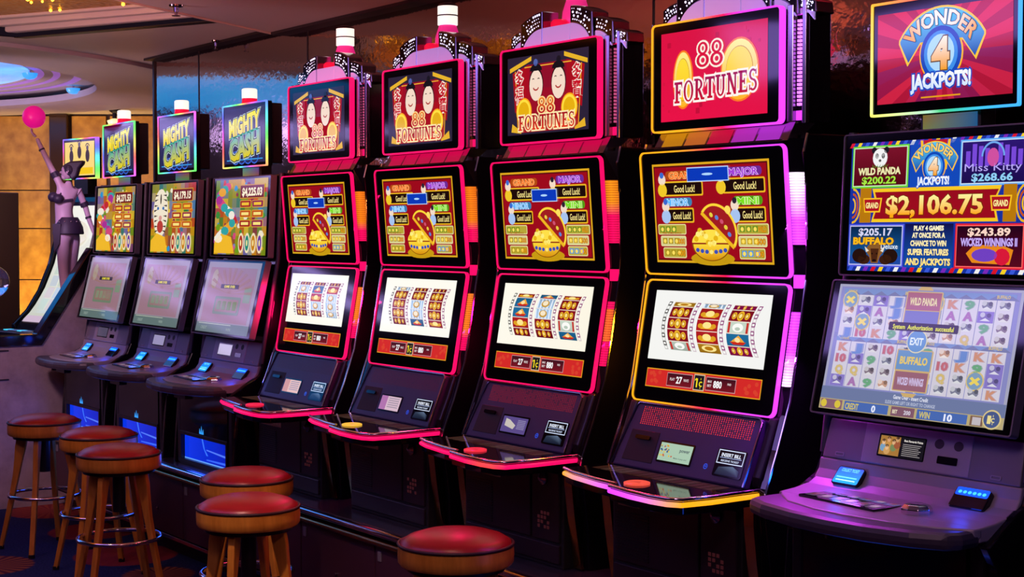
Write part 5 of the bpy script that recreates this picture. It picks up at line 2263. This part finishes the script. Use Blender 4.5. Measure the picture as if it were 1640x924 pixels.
mb = MB()
wbox(mb, -4, 4.5, 0, .1, 0, 2.80)
struct(mb.build('wall_left', walld))
mb = MB()
for s0, s1 in ((-3.5, -1.9), (-1.88, -.3), (-.28, .50), (.72, 1.06), (1.10, 3.2)):
    for z0, z1 in ((.5, 1.15), (1.16, 1.66), (1.67, 2.04), (2.05, 2.78)):
            wbox(mb, s0, s1, -.03, 0, z0, z1)
struct(mb.build('trim_2', onyx, bevel=.004))
mb = MB()
wbox(mb, .52, .70, -.12, 0, 0, 2.8)
struct(mb.build('trim_3', mat('dark_column', (0.05, 0.025, 0.02), 0.12), bevel=.01))

# ceiling
ceil_m = mat('ceiling_paint', (0.62, 0.56, 0.56), 0.55)
CX, CY, RI, RO = -13.0, 1.85, 2.80, 3.60
ZC = 2.80


def circle(r, n=96):
    return [(CX + r * math.cos(2 * pi * i / n), CY + r * math.sin(2 * pi * i / n)) for i in range(n)]


mb = MB()
x0, x1, y0, y1 = -18.0, -9.3, -5.0, 9.0
n = 96
inner = circle(RO)
outer = []
for (px, py) in inner:
    ux, uy = px - CX, py - CY
    ts = []
    if ux > 0: ts.append((x1 - CX) / ux)
    if ux < 0: ts.append((x0 - CX) / ux)
    if uy > 0: ts.append((y1 - CY) / uy)
    if uy < 0: ts.append((y0 - CY) / uy)
    t = min(ts)
    outer.append((CX + ux * t, CY + uy * t))
vs = [(x, y, ZC) for x, y in inner] + [(x, y, ZC) for x, y in outer]
mb.add(vs, [(i, (i + 1) % n, n + (i + 1) % n, n + i) for i in range(n)])
mb.add([(-9.3, 2.97, ZC), (-7.81, 3.68, ZC), (-8.03, 4.05, ZC), (-8.03, 4.1, ZC), (-9.3, 4.1, ZC)], [(0, 1, 2, 3, 4)])
mb.add([(-9.3, 4.1, ZC), (-9.3, 4.3, ZC), (-9.92, 4.3, ZC), (-9.92, 4.1, ZC)], [(0, 1, 2, 3)])
for cx, cy in ((x0, y0), (x1, y0), (x1, y1), (x0, y1)):
    k = min(range(n), key=lambda i: (outer[i][0] - cx) ** 2 + (outer[i][1] - cy) ** 2)
    near = sorted(range(n), key=lambda i: (outer[i][0] - cx) ** 2 + (outer[i][1] - cy) ** 2)[:2]
    mb.add([(cx, cy, ZC), (*outer[near[0]], ZC), (*outer[near[1]], ZC)], [(0, 1, 2)])
# lower flat ceiling above the near machines
mb.prism([(-5.0, -1.0), (-7.75, 3.583), (-8.03, 4.10), (2.0, 4.10), (2.0, -1.0)], ZC - .03, ZC + .02, 'z')
mb.prism([(-18, -5), (2, -5), (2, -1), (-9.3, -1), (-18, -1)], ZC + .001, ZC + .03, 'z')
struct(mb.build('ceiling', ceil_m))
# ring lip and dished recess with the blue light
mb = MB()
lip = [(RO, 2.80), (RO, 2.775), (RO - .10, 2.765), (RI + .25, 2.785), (RI + .18, 2.775), (RI, 2.785), (RI, 2.84), (RI + .45, 2.845), (RI + .5, 2.89)]
vs, fs = [], []
for (r, z) in lip:
    vs += [(x, y, z) for x, y in circle(r)]
for k in range(len(lip) - 1):
    fs += [(k * n + i, k * n + (i + 1) % n, (k + 1) * n + (i + 1) % n, (k + 1) * n + i) for i in range(n)]
mb.add(vs, fs)
dome = [(RI + .5, 2.89), (2.75, 2.89), (2.55, 2.887), (2.50, 2.892), (2.42, 2.892), (2.38, 2.897), (2.32, 2.897), (2.28, 2.905)]
vs, fs = [], []
for (r, z) in dome:
    vs += [(x, y, z) for x, y in circle(r)]
for k in range(len(dome) - 1):
    fs += [(k * n + i, k * n + (i + 1) % n, (k + 1) * n + (i + 1) % n, (k + 1) * n + i) for i in range(n)]
mb.add(vs, fs)
o = mb.build('trim_4', ceil_m, None, True)
struct(o)


def b_blue(nt, b):
    tc = N(nt, 'ShaderNodeTexCoord')
    nn = N(nt, 'ShaderNodeTexNoise', Scale=3.0, Detail=4.0)
    nt.links.new(tc.outputs['Object'], nn.inputs['Vector'])
    r = ramp(nt, [(0.3, (.004, .10, .50)), (0.7, (.012, .24, .60))])
    nt.links.new(nn.outputs['Fac'], r.inputs[0])
    nt.links.new(r.outputs[0], b.inputs['Emission Color'])
    b.inputs['Emission Strength'].default_value = 2.4


blue = node_mat('blue_dome_light', b_blue, .4)
mb = MB()
mb.add([(x, y, 2.903) for x, y in circle(2.29)], [tuple(range(n))])
tag(mb.build('dome_light', blue), 'round blue lit panel at the centre of the ceiling dome', 'ceiling light')
violet = mat('violet_cove', (0.5, 0.3, 0.8), .5, emis=S('8a58c8'), es=.45)
for i, r in enumerate((2.36, 2.50, 2.66)):
    mb = MB()
    zz = (2.895, 2.890, 2.884)[i]
    A_, B_ = circle(r - .035), circle(r + .035)
    mb.add([(x, y, zz) for x, y in A_] + [(x, y, zz) for x, y in B_], [(k, (k + 1) % 96, 96 + (k + 1) % 96, 96 + k) for k in range(96)])
    o = mb.build('cove_light', violet, None, True)
    tag(o, ['innermost violet light ring around the blue dome panel', 'middle violet light ring around the blue dome panel', 'outermost violet light ring around the blue dome panel'][i], 'ceiling light', 'violet rings in the dome')
bowlm = mat('blue_bowl', (0.2, 0.5, 0.8), .2, emis=S('1e9cf8'), es=.95)
for (x, y, lb) in ((-11.94, 3.907, 'blue glass bowl light nearest the blue dome panel'), (-12.973, 4.617, 'rightmost blue glass bowl light hanging in the dome'), (-14.096, 4.903, 'blue glass bowl light just above and right of the pink ball'), (-15.077, 4.698, 'leftmost blue glass bowl light hanging in the dome above the pink ball')):
    root = thing('bowl_light', (x, y, 2.815), lb, 'ceiling light', 'blue bowl lights')
    mb = MB()
    mb.lathe([(.004, -.0), (.03, .004), (.052, .022), (.060, .05), (.056, .05), (.02, .048)], n=20)
    mb.build('bowl', bowlm, root, True)
    mb = MB()
    mb.lathe([(.010, .03), (.010, .075)], n=10)
    mb.build('stem', chrome, root, True)


# gold mosaic recess with glowing beads that imitate its glints
def b_goldm(nt, b):
    b.inputs['Base Color'].default_value = (0.62, 0.30, 0.045, 1)
    tc = N(nt, 'ShaderNodeTexCoord')
    v = N(nt, 'ShaderNodeTexVoronoi', Scale=30.0)
    nt.links.new(tc.outputs['Object'], v.inputs['Vector'])
    bp = N(nt, 'ShaderNodeBump', Strength=0.8, Distance=0.02)
    nt.links.new(v.outputs['Distance'], bp.inputs['Height'])
    nt.links.new(bp.outputs[0], b.inputs['Normal'])


goldm = node_mat('gold_mosaic', b_goldm, .35, .35)
GA, GB = [(-9.3, 2.97), (-7.81, 3.68)], [(-9.3, 2.73), (-7.75, 3.583)]
mb = MB()
mb.add([(-5.0, -1.0, 2.902), (-7.75, 3.60, 2.902), (-9.3, 2.75, 2.902), (-9.3, -1.0, 2.902)], [(0, 1, 2, 3)])
mb.add([(-5.0, -1.0, 2.98), (-7.75, 3.60, 2.902), (-7.75, 3.60, 2.80), (-5.0, -1.0, 2.80)], [(0, 1, 2, 3)])
mb.add([(-9.3, -1.0, 2.902), (-9.3, 2.75, 2.902), (-9.3, 2.75, 2.80), (-9.3, -1.0, 2.80)], [(0, 1, 2, 3)])
struct(mb.build('trim_5', goldm))
# stepped mouldings between the gold recess and the flat ceiling
mb = MB()
zs = [2.825, 2.855, 2.885, 2.96]
for k in range(3):
    ta, tb = k / 3, (k + 1) / 3
    A0 = [GA[i][j] * (1 - ta) + GB[i][j] * ta for i in (0, 1) for j in (0, 1)]
    A1 = [GA[i][j] * (1 - tb) + GB[i][j] * tb for i in (0, 1) for j in (0, 1)]
    mb.prism([(A0[0], A0[1]), (A0[2], A0[3]), (A1[2], A1[3]), (A1[0], A1[1])], zs[k], zs[k] + .1, 'z')
struct(mb.build('trim_6', ceil_m, bevel=.012))
spark = mat('spark_bead', (1, .7, .2), .3, emis=S('ffb020'), es=9.0)
mb = MB()
for k in range(70):
    t, s_ = random.random(), random.random()
    x = -9.2 + 3.0 * t
    y = min(2.68 + (x + 9.3) * .55, 3.4 - (x + 7.75) * 1.6) - 2.6 * s_ * random.random()
    mb.sphere((x, y, 2.894), .007 + .006 * random.random(), n=6)
o = mb.build('sparkle_beads', spark)
o['kind'] = 'stuff'
tag(o, 'tiny glowing beads imitating the glints of the gold mosaic ceiling recess', 'glints')
# dark strips painted in as shadow gaps, bright edge bead, wall-side trim
mb = MB()
mb.prism([(-9.3, 2.95), (-7.80, 3.665), (-7.84, 3.735), (-9.3, 3.02)], 2.796, 2.80, 'z')
mb.prism([(-7.80, 3.665), (-8.03, 4.06), (-8.11, 4.06), (-7.87, 3.665)], 2.796, 2.80, 'z')
mb.prism([(-9.92, 4.02), (-7.98, 4.02), (-7.98, 4.1), (-9.92, 4.1)], 2.785, 2.80, 'z')
mb.prism([(-7.98, 4.0), (2, 4.0), (2, 4.1), (-7.98, 4.1)], 2.755, 2.775, 'z')
struct(mb.build('trim_7', mat('dark_brown', (0.022, 0.012, 0.010), .5)))
mb = MB()
mb.tube([(-5.0, -1.0, 2.772), (-7.75, 3.583, 2.772), (-8.03, 4.05, 2.772)], .012, 6)
struct(mb.build('trim_8', mat('bead', (0.8, 0.75, 0.7), .25), None, True))

# sprinklers and a small downlight
def sprinkler(x, y, z, label, r):
    root = thing('sprinkler', (x, y, z), label, 'sprinkler', 'ceiling sprinklers')
    mb = MB()
    mb.lathe([(.030 * r, 0), (.028 * r, -.008), (.012 * r, -.012), (.010 * r, -.035)], n=14)
    mb.build('escutcheon', dchrome, root, True)
    mb = MB()
    mb.lathe([(.006 * r, -.034), (.006 * r, -.05), (.018 * r, -.052), (.018 * r, -.055)], n=12)
    mb.build('deflector', dchrome, root, True)


sprinkler(-7.313, 3.138, 2.77, 'large chrome sprinkler head at the top on the near pink ceiling', 1.25)
sprinkler(-8.728, 4.0, 2.80, 'small sprinkler head near the mirror wall corner', .8)
root = thing('downlight', (-14.0, 5.38, 2.80), 'small lit downlight on a dark bracket below the ceiling by the gold wall', 'lamp')
mb = MB()
mb.lathe([(.06, 0), (.05, -.03), (.02, -.05), (.02, -.10)], n=14)
mb.build('bracket', black, root, True)
mb = MB()
mb.lathe([(.02, -.10), (.07, -.12), (.06, -.15), (.02, -.16)], n=14)
mb.build('bulb', mat('bulb', (1, .9, .7), .3, emis=S('ffd890'), es=1.5), root, True)

# violet cove strips added out of view for the plain machines' screens to mirror
reflection = mat('violet_reflection_strip', (0.5, 0.4, 0.8), .5, emis=(0.52, 0.40, 1.0), es=5.0)
for x0, x1, lb in ((-14.55, -14.3, 'added unseen violet strip for screen reflections, nearest the machines'), (-15.75, -15.3, 'added unseen wide violet strip for screen reflections, in the middle'), (-17.0, -16.75, 'added unseen violet strip for screen reflections, farthest from the machines')):
    mb = MB()
    mb.prism([(x0, .8), (x1, 1.0), (x1 - .35, -2.6), (x0 - .35, -2.9)], 2.735, 2.755, 'z')
    tag(mb.build('reflection_strip', reflection), lb, 'ceiling light', 'violet cove strips')
mb = MB()
mb.box(-18.0, -17.86, -5, 9, 0, 2.8)
struct(mb.build('wall_side', walld))
